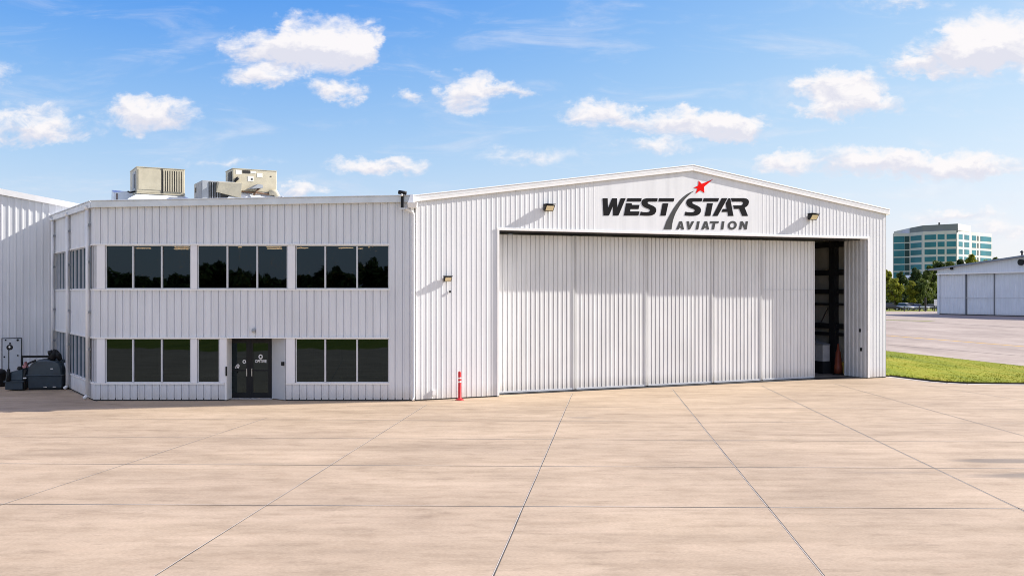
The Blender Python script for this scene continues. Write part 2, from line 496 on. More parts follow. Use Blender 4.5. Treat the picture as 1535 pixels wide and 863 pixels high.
# lawn: a slightly raised turf with blades
lw = MB()
ring = [e + Vector((.0, .0)) for e in edge]
off_ring = []
for k, e in enumerate(edge):
    t = (edge[min(k + 1, len(edge) - 1)] - edge[max(k - 1, 0)]).normalized(); off_ring.append(e + Vector((-t.y, t.x)) * .3)
lawn_poly = off_ring + [T1 + td * 10.0 - Vector((.2, 0)), T0 - Vector((.15, 0)), T0 - td * 40 - Vector((.15, 0)), Vector((9.0, 90)), Vector((B.x - .41 * 14 + .3, B.y + .91 * 14)), Vector((B.x + .25, B.y + .25))]
lw.poly([(p.x, p.y, .085) for p in lawn_poly])
for a, b in zip(lawn_poly, lawn_poly[1:] + lawn_poly[:1]): lw.quad((a.x, a.y, -.015), (b.x, b.y, -.015), (b.x, b.y, .085), (a.x, a.y, .085), 1)


def inside(p, poly):
    c = False
    for a, b in zip(poly, poly[1:] + poly[:1]):
        if (a.y > p.y) != (b.y > p.y) and p.x < (b.x - a.x) * (p.y - a.y) / (b.y - a.y) + a.x: c = not c
    return c


def blade(mb, p, h, w):
    an = rnd.uniform(0, 6.28); le = Vector((rnd.uniform(-1.2, 1.2) * h, rnd.uniform(-1.2, 1.2) * h, h))
    s = Vector((math.cos(an) * w, math.sin(an) * w, 0))
    b0 = Vector((p.x, p.y, .075))
    i = len(mb.v); mb.v += [b0 - s, b0 + s, b0 + le]; mb.f.append((i, i + 1, i + 2)); mb.m.append(0)


cnt = 0
while cnt < 15000:
    p = Vector((rnd.uniform(17, 30), 40.6 + 34 * rnd.random() ** 1.5))
    if inside(p, lawn_poly):
        wave = .5 + .5 * math.sin(p.y * .9 + .6 * math.sin(p.x * .7))
        blade(lw, p, rnd.uniform(.015, .035) + .025 * wave * rnd.random(), rnd.uniform(.02, .045)); cnt += 1
for a, b in zip(off_ring, off_ring[1:]):
    for k in range(int((b - a).length * 26)):
        p = a.lerp(b, rnd.random()) + Vector((rnd.uniform(-.02, .08), rnd.uniform(.0, .15)))
        blade(lw, p, rnd.uniform(.04, .09), rnd.uniform(.02, .04))
tag(lw.build('lawn', [M['lawn'], M['turf_edge_shade']]), 'yellow-green mown lawn between the hangar corner and the taxiway', 'lawn', kind='stuff')

# ------------------------------------------------------------------ HANGAR
hz = lambda u: 6.485 + (u - 3.4) * .0065               # door header
uP, zP, zL, zR = 12.44, 9.33, 7.50, 7.86               # peak and eaves (underside of the fascia top)
rz_ = lambda u: zL + (zP - zL) * u / uP if u <= uP else zP + (zR - zP) * (u - uP) / (HW - uP)
UL, UR = 3.42, 22.41
hang = thing('hangar', (A.x, A.y, 0), 'big white ribbed-steel aircraft hangar with low gable and tall sliding doors', 'hangar')
HO = hang.location
DEPTH = 32.0
fu = [HANG.u(p) for p in (868, 902, 1124, 1172)]
sm = lambda t: max(0.0, min(1.0, t)) ** 2 * (3 - 2 * max(0.0, min(1.0, t)))
flat_field = lambda u: max(sm((fu[1] - u) / (fu[1] - fu[0])), sm((u - fu[2]) / (fu[3] - fu[2])))   # smooth field for the lettering
w = MB()
ribs(w, HANG, .02, UL, .05, lambda u: rz_(u) - .02, .205, phase=.03)
ribs(w, HANG, UL, UR, lambda u: hz(u), lambda u: rz_(u) - .02, .205, extra=(uP,), phase=.03, fade=flat_field)
ribs(w, HANG, UR, HW - .02, .05, lambda u: rz_(u) - .02, .205, phase=.03)
w.build('wall', M['wall'], hang, HO)
RS = Plane((B.x, B.y), (-n2.x, -n2.y))                 # right side wall, u inwards
LS = Plane((A.x, A.y), (-n2.x, -n2.y))
w = MB(); ribs(w, RS, 0, DEPTH, .05, zR, .25)
w.build('side_wall', M['wall'], hang, HO)
w = MB(); w.quad(LS.at(0, 0, 0), LS.at(DEPTH, 0, 0), LS.at(DEPTH, 0, zL), LS.at(0, 0, zL))
w.build('side_wall', M['wall'], hang, HO)
w = MB()
w.poly([HANG.at(0, -DEPTH, 0), HANG.at(HW, -DEPTH, 0), HANG.at(HW, -DEPTH, zR), HANG.at(uP, -DEPTH, zP), HANG.at(0, -DEPTH, zL)])
w.build('back_wall', M['liner'], hang, HO)
w = MB()
for (ua, za, ub, zb) in ((-.12, rz_(0) + .02, uP, zP + .04), (uP, zP + .04, HW + .14, zR + .02)):
    w.box8([HANG.at(ua, .10, za), HANG.at(ub, .10, zb), HANG.at(ub, -DEPTH, zb), HANG.at(ua, -DEPTH, za),
            HANG.at(ua, .10, za + .07), HANG.at(ub, .10, zb + .07), HANG.at(ub, -DEPTH, zb + .07), HANG.at(ua, -DEPTH, za + .07)])
w.build('roof', M['roof'], hang, HO)
w = MB()
for (ua, za, ub, zb) in ((-.14, rz_(0) - .10, uP - .001, zP - .08), (uP + .001, zP - .08, HW + .16, zR - .10)):
    w.wbox(HANG, ua, ub, .026, .095, za, za + .22, zb, zb + .22)
    w.wbox(HANG, ua, ub, .07, .115, za + .222, za + .262, zb + .222, zb + .262)
bevel(w.build('roof_trim', M['trim'], hang, HO), .012)
w = MB()                                              # side gutter edge on the right
w.wbox(RS, 0, DEPTH, .003, .13, zR - .12, zR + .03)
w.build('eave_trim', M['trim'], hang, HO)
w = MB()
w.wbox(HANG, UL - .10, UR + .10, .024, .05, hz(UL) - .03, hz(UL) + .075, hz(UR) - .03, hz(UR) + .075)
w.wbox(HANG, UL - .09, UL, .017, .048, .03, hz(UL) - .032)
w.wbox(HANG, UR, UR + .11, .017, .048, .03, hz(UR) - .032)
bevel(w.build('door_trim', M['trim'], hang, HO), .008)
w = MB()                                              # soffit of the door recess
w.wbox(HANG, UL, UR, -1.5, -.004, hz(UL) + .0, hz(UL) + .05, hz(UR) + .0, hz(UR) + .05)
w.build('soffit', M['trim'], hang, HO)
w = MB()                                              # steel door-track beam seen as a dark line over the leaves
w.wbox(HANG, UL, UR, -1.42, -.42, hz(UL) - .06, hz(UL) - .003, hz(UR) - .06, hz(UR) - .003)
w.build('door_track', M['steel'], hang, HO)
JR = Plane(HANG.at(UR).xy, (-n2.x, -n2.y))
JL = Plane(HANG.at(UL).xy, (-n2.x, -n2.y))
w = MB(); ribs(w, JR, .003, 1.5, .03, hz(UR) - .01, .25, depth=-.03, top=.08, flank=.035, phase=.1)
w.build('door_reveal', M['reveal'], hang, HO)  # same paint as the walls; the grey puts its shade into the colour
w = MB(); w.quad(JL.at(0.003, 0, 0), JL.at(1.2, 0, 0), JL.at(1.2, 0, hz(UL)), JL.at(.003, 0, hz(UL)))
w.build('door_reveal', M['door_metal'], hang, HO)
for (uu, zz) in ((.42, 2.25), (.36, 1.35)):
    w = MB(); w.wbox(JR, uu - .045, uu + .045, -.05, -.001, zz - .08, zz + .08); w.build('switch_box', M['frame'], hang, HO)
# door leaves
lv = [(747, 862, -.78), (862, 970, -.82), (970, 1069, -.86), (1069, 1142, -.89), (1142, 1220.5, -.93)]
for k, (pa, pb, of) in enumerate(lv):
    ua = HANG.u(pa, of) - (.35 if k == 0 else -.012); ub = HANG.u(pb, of) - (.0 if k == 4 else .04)
    w = MB()
    ribs(w, HANG, ua + .06, ub - .06, .09, lambda u: hz(u) - .14, .205, base=of, phase=.05 + k * .03, depth=.012, groove=(.026, .04))
    w.wbox(HANG, ua, ua + .05, of - .05, of + .018, .06, hz(ua) - .13)
    w.wbox(HANG, ub - .055, ub, of - .05, of + .03, .06, hz(ub) - .13)
    leaf = w.build('door_leaf', M['door_metal'], hang, HO)
    w = MB()
    w.wbox(HANG, ua + .051, ub - .051, of - .04, of + .019, .045, .115)
    w.build('bottom_rail', M['alu'], leaf, HO)
    w = MB()
    w.quad(HANG.at(ua, of - .10, .05), HANG.at(ub, of - .10, .05), HANG.at(ub, of - .10, hz(ub) - .1), HANG.at(ua, of - .10, hz(ua) - .1))
    w.build('inner_skin', M['liner'], leaf, HO)
    if k == 4:
        w = MB(); w.wbox(HANG, ua + .051, ub - .051, of + .0145, of + .02, 4.17, 4.20)
        w.build('splice_strip', M['alu'], leaf, HO)
        leaf['label'] = 'last door leaf beside the dark opening, with a level joint line'
# base gap, floor and interior
w = MB()
w.wbox(HANG, 0.01, UL - .01, -.06, -.004, 0.004, .09); w.wbox(HANG, UR + .01, HW - .01, -.06, -.004, .004, .09); w.wbox(RS, .07, DEPTH, -.05, -.004, .004, .09)
w.build('plinth', M['base_dark'], hang, HO)
w = MB()
w.poly([HANG.at(.1, -.9, .006), HANG.at(HW - .1, -.9, .006), HANG.at(HW - .1, -DEPTH + .1, .006), HANG.at(.1, -DEPTH + .1, .006)])
w.build('floor', M['concrete_in'], hang, HO)
w = MB(); w.wbox(HANG, UL, UR, -1.12, -.5, .005, .022)
w.build('floor_rail', M['steel'], hang, HO)
w = MB(); w.wbox(RS, .1, DEPTH - .1, -.22, -.16, .012, zR - .2)
w.build('wall_liner', M['liner'], hang, HO)
cu0, cu1 = RS.u(1256, -.4), RS.u(1243, -.4)
w = MB(); w.wbox(RS, cu0 + .12, cu1 - .08, -.50, -.23, .012, zR - .25)
w.build('column', M['steel'], hang, HO)
for uu in (9.2, 14.2, 19.2, 24.2):
    w = MB(); w.wbox(RS, uu, uu + .35, -.75, -.23, .012, zR - .25); w.build('column', M['steel'], hang, HO)
uref = RS.u(1262, -.3)
yref = RS.at(uref, -.3).y
for py, hh in ((366, .26), (408, .28), (437, .24), (456, .12), (489, .26), (501, .16)):
    zz = CH - (py - HY) * yref / F
    w = MB(); w.wbox(RS, .2, DEPTH - .3, -.40, -.224, zz - hh / 2, zz + hh / 2); w.build('girt', M['steel'], hang, HO)
w = MB()
w.tube([RS.at(RS.u(1241, -.45), -.45, CH - (462 - HY) * yref / F), RS.at(RS.u(1229, -.45), -.45, CH - (487 - HY) * yref / F)], .03)
w.build('brace', M['steel'], hang, HO)
for px, py, c in ((649.5, 588, 0), (674, 437, 1)):
    u, z = HANG.hit(px, py)
    w = MB(); w.wbox(HANG, u - .06 + .03 * c, u + .06 - .03 * c, .016, .07, z - .1 + .06 * c, z + .1 - .06 * c)
    bevel(w.build('outlet_box', [M['trim'], M['frame']][c], hang, HO), .008)

# things inside the opening
u, z = RS.hit(1234.5, 548, -.9)
bx = thing('storage_carton', RS.at(u, -.9, 0), 'pale grey carton on a dark stand inside the open hangar doorway', 'carton')
L = bx.location
w = MB(); w.wbox(RS, u - .38, u + .40, -1.3, -.85, .62, 1.42); bevel(w.build('box_body', M['carton'], bx, L), .01)
w = MB(); w.wbox(RS, u - .40, u + .41, -1.32, -.83, 1.421, 1.47, 1.421, 1.60); w.build('loose_flap', M['hvac_side'], bx, L)
w = MB(); w.wbox(RS, u - .42, u + .44, -1.35, -.82, .012, .618); w.build('stand', M['steel'], bx, L)
u, z = RS.hit(1256.5, 560, -.95)
cs = thing('traffic_cone_stack', RS.at(u, -.95, .012), 'tall stack of orange cones standing inside the open hangar doorway', 'cones')
L = RS.at(u, -.95, 0)
w = MB()
c = RS.at(u, -.95, 0)
w.tube([c + Vector((0, 0, zz)) for zz in (.04, .45, .47, .80, .82, 1.12, 1.14, 1.52)], [.21, .20, .17, .16, .135, .12, .085, .035], 16)
w.build('cone', M['orange'], cs, L, True)
w = MB(); w.box(c.x - .26, c.x + .26, c.y - .26, c.y + .26, .012, .05); w.build('cone_base', M['dark'], cs, L)
u, z = RS.hit(1267, 560, -.6)
c = RS.at(u, -.6, 0)
w = MB(); w.tube([c + Vector((0, 0, .012)), c + Vector((0, 0, .5)), c + Vector((0, 0, .52)), c + Vector((0, 0, .62))], [.17, .17, .19, .19], 14)
tb = w.build('plastic_tub', M['yellow_tub'], None, (c.x, c.y, .012), False)
tag(tb, 'small yellow tub on the hangar floor beside the cone stack', 'tub')

# ------------------------------------------------------------------ SIGN on the gable
SO = .003
sg = thing('hangar_sign', HANG.at(uP, SO, 6.6), 'large sign reading WEST STAR AVIATION with red star on the hangar gable', 'sign')
SL0 = sg.location


def on_sign(px, py):
    u, z = HANG.hit(px, py, SO)
    return HANG.at(u, SO, z)


ZA = lambda x, y: (895 + x / 9.592, 260 + y / 9.592)
ZB = lambda x, y: (1005 + x / 9.184, 260 + y / 9.184)
ZC = lambda x, y: (1020 + x / 19.18, 260 + y / 19.18)


def letter(name, shapes, mat, conv, holes=(), t=.006):
    w = MB()
    for s in shapes:
        flat_shape(w, [on_sign(*conv(*p)) + n3 * .002 for p in s], n3, t, [[on_sign(*conv(*p)) + n3 * .002 for p in h] for h in holes])
    return w.build(name, M[mat], sg, SL0)


S_A = [(872, 357), (862, 404), (745, 404), (726, 413), (730, 433), (765, 450), (808, 468), (838, 488), (852, 518), (848, 553), (825, 586), (790, 601), (745, 607), (690, 608), (614, 601),
       (628, 548), (660, 555), (710, 558), (748, 551), (764, 534), (752, 514), (716, 500), (680, 485), (650, 460), (638, 425), (648, 386), (672, 366), (705, 358), (745, 357)]
letter('letter', [[(78, 357), (152, 357), (157, 498), (216, 357), (287, 357), (290, 492), (340, 357), (412, 357), (308, 605), (230, 605), (228, 470), (172, 605), (92, 605)]], 'sign_black', ZA)
letter('letter', [[(436, 357), (643, 357), (630, 404), (424, 404)], [(418, 427), (497, 427), (503, 452), (610, 452), (597, 512), (480, 512), (474, 546), (610, 546), (594, 605), (384, 605)]], 'sign_black', ZA)
letter('letter', [S_A], 'sign_black', ZA)
letter('letter', [[(892, 357), (1111, 357), (1101, 404), (882, 404)], [(942, 430), (1025, 430), (987, 607), (908, 607)]], 'sign_black', ZA)
letter('letter', [[(440 + (x - 872) * .957, 340 + (y - 357) * .972) for x, y in S_A]], 'sign_black', ZB)
letter('letter', [[(458, 340), (670, 340), (655, 388), (445, 388)], [(505, 410), (585, 410), (550, 585), (470, 585)]], 'sign_black', ZB)
letter('letter', [[(705, 340), (785, 340), (650, 585), (580, 585)], [(798, 342), (822, 342), (868, 585), (793, 585), (785, 530), (703, 530), (722, 488), (772, 488), (762, 412)]], 'sign_black', ZB)
letter('letter', [[(830, 340), (1010, 340), (1050, 348), (1074, 366), (1081, 392), (1072, 430), (1050, 456), (1022, 470), (1068, 585), (988, 585), (945, 488), (875, 488), (862, 440), (965, 440), (992, 428), (1000, 410), (995, 396), (975, 388), (845, 388)]], 'sign_black', ZB)
letter('swoosh', [[(994.6, 343.7), (999.3, 330.9), (1004.5, 321.2), (1009.0, 313.4), (1014.0, 306.2), (1019.2, 299.8), (1024.5, 294.8), (1030, 290.8), (1035.5, 288), (1040.9, 286.1),
                   (1036.8, 289.0), (1032.2, 292.9), (1027.6, 297.4), (1023.5, 302.3), (1019.4, 307.8), (1015.9, 313.6), (1013, 318.8), (1010.8, 324.2), (1008.9, 330), (1007.6, 336), (1006.7, 343.7)]], 'sign_grey', lambda x, y: (x, y))
letter('star', [[(520, 208), (610, 300), (935, 170), (675, 388), (687, 562), (570, 488), (435, 582), (485, 440), (378, 410), (510, 350)]], 'sign_red', ZC)
for dx in (0, 345):
    letter('letter', [[(x + dx, y) for x, y in ((124, 658), (161, 658), (188, 771), (152, 771), (150, 750), (121, 750), (112, 771), (78, 771))]], 'sign_grey', ZB,
           [[(x + dx, y) for x, y in ((140, 694), (131, 724), (147, 724))]])
letter('letter', [[(222, 658), (258, 658), (264, 722), (292, 658), (328, 658), (270, 771), (238, 771)]], 'sign_grey', ZB)
letter('letter', [[(370, 658), (404, 658), (383, 771), (346, 771)]], 'sign_grey', ZB)
letter('letter', [[(548, 658), (667, 658), (661, 686), (619, 686), (602, 771), (566, 771), (582, 686), (542, 686)]], 'sign_grey', ZB)
letter('letter', [[(708, 658), (744, 658), (728, 771), (693, 771)]], 'sign_grey', ZB)
el = lambda rx, ry: [(851 + rx * math.cos(t * .2618) - .12 * ry * math.sin(t * .2618), 714 + ry * math.sin(t * .2618)) for t in range(24)]
letter('letter', [el(62, 60)], 'sign_grey', ZB, [el(31, 33)])
letter('letter', [[(965, 658), (997, 658), (1028, 716), (1037, 658), (1068, 658), (1050, 771), (1020, 771), (986, 708), (976, 771), (942, 771)]], 'sign_grey', ZB)


# ------------------------------------------------------------------ wall lamps
def flood(px, py, s, label):
    u, z = HANG.hit(px, py, .05)
    t = thing('wall_lamp', HANG.at(u, .02, z), label, 'wall lamp', 'lamps on the hangar front')
    Lc = t.location; W = .27 * s
    w = MB(); w.wbox(HANG, u - .10 * s, u + .10 * s, .016, .07, z - .10 * s, z + .12 * s); w.build('bracket', M['frame'], t, Lc)
    w = MB()                                          # wedge housing: open lens face tilted down and out
    a = [HANG.at(u - W, .06, z - .17 * s), HANG.at(u + W, .06, z - .17 * s), HANG.at(u + W, .06, z + .15 * s), HANG.at(u - W, .06, z + .15 * s)]
    b = [HANG.at(u - W, .20 * s, z - .19 * s), HANG.at(u + W, .20 * s, z - .19 * s), HANG.at(u + W, .44 * s, z + .12 * s), HANG.at(u - W, .44 * s, z + .12 * s)]
    w.box8([a[0], a[1], b[1], b[0], a[3], a[2], b[2], b[3]])
    w.wbox(HANG, u - W - .02, u + W + .02, .061, .47 * s, z + .151 * s, z + .19 * s, z + .151 * s, z + .19 * s)
    bevel(w.build('housing', M['frame'], t, Lc), .008)
    w = MB()
    c0 = [b[0].lerp(b[1], .10), b[1].lerp(b[0], .10), b[2].lerp(b[3], .10), b[3].lerp(b[2], .10)]
    lo0, lo1, hi1, hi0 = c0
    nn = (lo1 - lo0).cross(hi0 - lo0).normalized()
    if nn.dot(n3) < 0: nn = -nn
    q = [lo0.lerp(hi0, .12), lo1.lerp(hi1, .12), hi1.lerp(lo1, .12), hi0.lerp(lo0, .12)]
    w.box8([q[0] - nn * .005, q[1] - nn * .005, q[2] - nn * .005, q[3] - nn * .005] + [p + nn * .012 for p in q])
    w.build('lens', M['lens'], t, Lc)
    return t


flood(821, 311.5, .74, 'black floodlight with cream lens on the gable left of the sign')
flood(1216, 325, .80, 'black floodlight with cream lens on the gable right of the sign')
flood(670, 417.5, .55, 'small lamp halfway up the hangar wall above the red post')

# ------------------------------------------------------------------ red post
c = ground(689, 599.3)
bo = thing('bollard', (c.x, c.y, 0), 'slim red plastic post with two white bands by the hangar wall', 'bollard')
w = MB()
w.tube([c + Vector((0, 0, z)) for z in (.03, .06, 1.04, 1.07, 1.085)], [.085, .062, .060, .052, .02], 20)
w.build('post', M['red'], bo, c, True)
w = MB(); w.tube([c + Vector((0, 0, z)) for z in (0.005, .025, .06, .075)], [.165, .16, .11, .07], 20)
w.build('base', M['red'], bo, c)
for z in (.80, .66):
    w = MB(); w.tube([c + Vector((0, 0, z)), c + Vector((0, 0, z + .055))], .0635, 20); w.build('reflective_band', M['refl'], bo, c, True)

# ------------------------------------------------------------------ OFFICE
office = thing('office_building', (O0.x, A.y, 0), 'two-storey white ribbed-steel office block with dark window bands beside the hangar', 'building')
OO = office.location
zt = lambda u: oz(303.5) + (oz(295.3) - oz(303.5)) * (u - ox(141)) / (ox(622) - ox(141))   # roof edge along the front
U0, U1 = ox(141), -.03
zA, zB_, zC_, zD = oz(366.5), oz(434), oz(506), oz(574.5)
RP = dict(pitch=.275, depth=.030, top=.022, flank=.022, groove=(.030, .034))
for (ua, ub, za, zb) in ((U0, ox(583), zA, lambda u: zt(u) - .1), (U0, ox(583), zC_, zB_), (U0, ox(337), .05, zD), (ox(429), ox(583), .05, zD), (ox(583), U1, .05, lambda u: zt(u) - .1)):
    w = MB(); ribs(w, OFF, ua, ub, za, zb, phase=.1, **RP); w.build('wall', M['office_wall'], office, OO)
tb0, tb1 = SIDE.u(110), SIDE.u(133)
zs = lambda v: 7.50 + (zt(U0) - 7.50) * v / SL         # roof edge along the side
sRP = dict(pitch=.28, depth=.016, top=.05, flank=.02)
for (za, zb) in ((zA, None), (zC_, zB_), (.05, zD)):
    w = MB(); ribs(w, SIDE, 0, SL, za, (lambda u: zs(u) - .1) if zb is None else zb, **sRP); w.build('side_wall', M['office_wall'], office, OO)
w = MB()
w.wbox(OFF, U0 + .03, ox(339), -.08, -.004, .003, .10); w.wbox(OFF, ox(430), U1 - .03, -.08, -.004, .003, .10); w.wbox(SIDE, 0, SL - .05, -.08, -.004, .003, .10)
w.build('plinth', M['base_dark'], office, OO)
# drip and sill trims running along the window bands
w = MB()
for (pa, pb, z, t) in ((141, 584, zA, .05), (141, 584, zB_, .05), (141, 340, zC_, .05), (428, 584, zC_, .05), (141, 337, zD, .05), (429, 584, zD, .05)):
    w.wbox(OFF, ox(pa), ox(pb), -.02, .055, z - t / 2, z + t / 2)
for z in (zA, zB_, zC_, zD): w.wbox(SIDE, 0, SL - .003, -.02, .045, z - .025, z + .025)
w.wbox(OFF, ox(340.2), ox(427.8), -.02, .052, zC_ - .024, zC_ + .024)
w.build('band_trim', M['trim'], office, OO)
G = .028
for (pa, pb, za, zb) in ((145.5, 157.5, zB_, zA), (286.5, 295.5, zB_, zA), (431.5, 442.5, zB_, zA), (145.5, 157.5, zD, zC_), (286.5, 295.5, zD, zC_), (329.5, 339.5, zD, zC_), (429, 442, zD, zC_)):
    w = MB(); w.wbox(OFF, ox(pa), ox(pb), -.10, .03, za + G, zb - G); bevel(w.build('pilaster', M['pilaster'], office, OO), .008)
w = MB(); w.wbox(OFF, ox(337.2), ox(340.0), -.62, .025, .04, zC_ - G); w.build('entrance_jamb', M['trim'], office, OO)


def window(P, ua, ub, za, zb, mulls, label=None, fw=.035, mat='alu'):
    w = MB()
    for (a, b_, c_, d_) in ((ua, ub, za, za + fw), (ua, ub, zb - fw, zb), (ua, ua + fw, za + fw, zb - fw), (ub - fw, ub, za + fw, zb - fw)):
        w.wbox(P, a, b_, -.10, -.02, c_, d_)
    for m_ in mulls: w.wbox(P, m_ - .028, m_ + .028, -.095, .012, za + fw, zb - fw)
    f = w.build('window', M[mat], office, OO)
    w = MB()
    es = [ua + fw] + list(mulls) + [ub - fw]
    for a, b_ in zip(es, es[1:]):
        t1, t2, t3, t4 = [rnd.uniform(-.0035, .0035) for _ in range(4)]      # panes never sit perfectly in plane
        w.quad(P.at(a, -.06 + t1, za + fw), P.at(b_, -.06 + t2, za + fw), P.at(b_, -.06 + t3, zb - fw), P.at(a, -.06 + t1 + t3 - t2, zb - fw))
    w.build('glass', M['glass'], f, OO)
    if label: f['label'] = label
    return f


for (pa, pb, ms, za, zb) in ((158, 286, (199.3, 242.5), zB_, zA), (296, 431, (340.8, 385.5), zB_, zA), (443, 583, (487.5, 535.3), zB_, zA),
                             (158, 286, (199.3, 242.5), zD, zC_), (296, 329, (), zD, zC_), (443, 583, (487.5, 535.3), zD, zC_), (141.6, 145, (), zB_, zA), (141.6, 145, (), zD, zC_)):
    window(OFF, ox(pa), ox(pb), za + .025, zb - .025, [ox(m) for m in ms])
PC = [SIDE.u(p) for p in (83.5, 106, 136.5)]
for (za, zb) in ((zB_, zA), (zD, zC_)):
    for (ua, ub) in ((PC[0] + .1, PC[1] - .1), (PC[1] + .1, PC[2] - .1), (PC[2] + .1, SL - .06)):
        k = 4 if ub - ua > 1.5 else 1
        window(SIDE, ua, ub, za + .025, zb - .025, [ua + (ub - ua) * (i + 1) / (k + 1) for i in range(k)])
for uc in PC:                                          # round downpipes standing off the side wall
    w = MB()
    w.tube([SIDE.at(uc, .13, z) for z in (.16, zs(uc) - .25)] , .065, 12)
    w.tube([SIDE.at(uc, .13, zs(uc) - .25), SIDE.at(uc, .20, zs(uc) - .1)], .065, 12)
    w.tube([SIDE.at(uc, .13, .16), SIDE.at(uc, .26, .05)], .065, 12)
    dp = w.build('downspout', M['trim'], office, OO, True)
    for z in (1.9, 3.3, 5.2, 6.6):
        w = MB(); w.wbox(SIDE, uc + .03, uc + .10, .016, .12, z - .04, z + .04); w.build('pipe_bracket', M['hvac_side'], dp, OO)
    w = MB(); w.wbox(SIDE, uc - .14, uc - .07, .013, .06, .1, zs(uc) - .12); w.build('corner_post', M['trim'], dp, OO)
# roof and fascia
w = MB()
r0, r1, r2 = OFF.at(U0 - .05, .10, zt(U0)), OFF.at(U1, .10, zt(U1)), SIDE.at(0, .10, 7.50)
bk = [Vector((A.x - .41 * 12 - .06, A.y + .91 * 12, 7.75)), Vector((O2.x + 2, O2.y + 3, 7.6))]
w.poly([r0, r1, bk[0], bk[1], r2])
w.poly([p - Vector((0, 0, .06)) for p in (r2, bk[1], bk[0], r1, r0)])
w.build('roof', M['roof'], office, OO)
w = MB()
w.wbox(OFF, U0 - .06, U1 + .0, .024, .14, zt(U0) - .20, zt(U0) + .03, zt(U1) - .20, zt(U1) + .03)
w.wbox(OFF, U0 - .08, U1 + .0, .10, .17, zt(U0) + .032, zt(U0) + .07, zt(U1) + .032, zt(U1) + .07)
w.wbox(SIDE, -.1, SL - .02, .018, .14, 7.50 - .20, 7.50 + .03, zt(U0) - .20, zt(U0) + .03)
w.wbox(SIDE, -.1, SL - .02, .10, .17, 7.50 + .032, 7.50 + .07, zt(U0) + .032, zt(U0) + .07)
bevel(w.build('roof_trim', M['curb'], office, OO), .01)
# conductor head and downspout at the hangar corner
w = MB()
hu = ox(617)
w.box8([OFF.at(hu - .10, .34, oz(312)), OFF.at(hu + .22, .34, oz(312)), OFF.at(hu + .22, .05, oz(312)), OFF.at(hu - .10, .05, oz(312)),
        OFF.at(hu - .12, .38, oz(305)), OFF.at(hu + .24, .38, oz(305)), OFF.at(hu + .24, .05, oz(305)), OFF.at(hu - .12, .05, oz(305))])
w.box8([OFF.at(hu - .10, .36, oz(305) + .002), OFF.at(hu + .12, .36, oz(305) + .002), OFF.at(hu + .12, .05, oz(305) + .002), OFF.at(hu - .10, .05, oz(305) + .002),
        OFF.at(hu - .02, .20, oz(292.5)), OFF.at(hu + .08, .20, oz(292.5)), OFF.at(hu + .08, .05, oz(292.5)), OFF.at(hu - .02, .05, oz(292.5))])
dp = w.build('conductor_head', M['trim'], office, OO)
w = MB()
w.tube([OFF.at(ox(608), .12, oz(312)), OFF.at(ox(610), .12, oz(314)), OFF.at(ox(619.5), .12, oz(319)), OFF.at(ox(620.4), .12, oz(322)), OFF.at(ox(620.4), .12, .16), OFF.at(ox(620.4), .26, .05)], .05, 12)
w.build('downspout', M['trim'], office, OO, True)
# entrance
zh = zC_ - .03
fd = -.62                                              # depth of the doors behind the wall face
ds = (A.y - fd) / F                                    # metres per pixel at the door plane
dx_ = lambda px: (px - CX) * ds - A.x
w = MB()
for (a, b_, c_, d_) in ((341, 343, .03, zh), (405.6, 407.6, .03, zh), (343, 405.6, zh - .07, zh)):
    w.wbox(OFF, dx_(a), dx_(b_), fd - .06, fd + .03, c_, d_)
w.build('door_frame', M['frame'], office, OO)
w = MB(); w.wbox(OFF, dx_(340), dx_(409), fd - .1, fd + .12, .012, .03); w.build('threshold', M['trim'], office, OO)
w = MB()
w.box8([OFF.at(dx_(407.7), fd + .02, .03), OFF.at(ox(428), 0.0, .03), OFF.at(ox(428.6), -.10, .03), OFF.at(dx_(409.5), fd - .06, .03),
        OFF.at(dx_(407.7), fd + .02, zh), OFF.at(ox(428), 0.0, zh), OFF.at(ox(428.6), -.10, zh), OFF.at(dx_(409.5), fd - .06, zh)])
w.build('entrance_panel', M['reveal'], office, OO)
w = MB()
pc = OFF.at(ox(424), -.05, oz(545)); pd = (OFF.at(ox(428)) - OFF.at(dx_(407.7), fd + .02)).normalized(); pn = Vector((pd.y, -pd.x, 0))
pn = pn if pn.y < 0 else -pn
w.box8([pc + pd * a + pn * b_ + Vector((0, 0, c_)) for c_ in (-.07, .07) for a, b_ in ((-.035, -.05), (.035, -.05), (.035, .07), (-.035, .07))])
w.build('card_reader', M['dark'], office, OO)
w = MB(); w.wbox(OFF, dx_(340), ox(429), fd - .1, -.022, zh + .003, zh + .06); w.build('entrance_ceiling', M['reveal'], office, OO)


def text_mesh(s, size):
    cu = bpy.data.curves.new('lettering', 'FONT'); cu.body = s; cu.size = size; cu.align_x = 'CENTER'; cu.offset = size * .02
    o = bpy.data.objects.new('lettering', cu); COL.objects.link(o)
    dg = bpy.context.evaluated_depsgraph_get(); me = bpy.data.meshes.new_from_object(o.evaluated_get(dg))
    vs = [v.co.copy() for v in me.vertices]; fs = [tuple(p.vertices) for p in me.polygons]
    bpy.data.objects.remove(o); bpy.data.curves.remove(cu); bpy.data.meshes.remove(me)
    return vs, fs


def ringpts(cx_, cz_, r, off, n=28):
    return [OFF.at(cx_ + r * math.cos(2 * math.pi * k / n), off, cz_ + 1.12 * r * math.sin(2 * math.pi * k / n)) for k in range(n)]


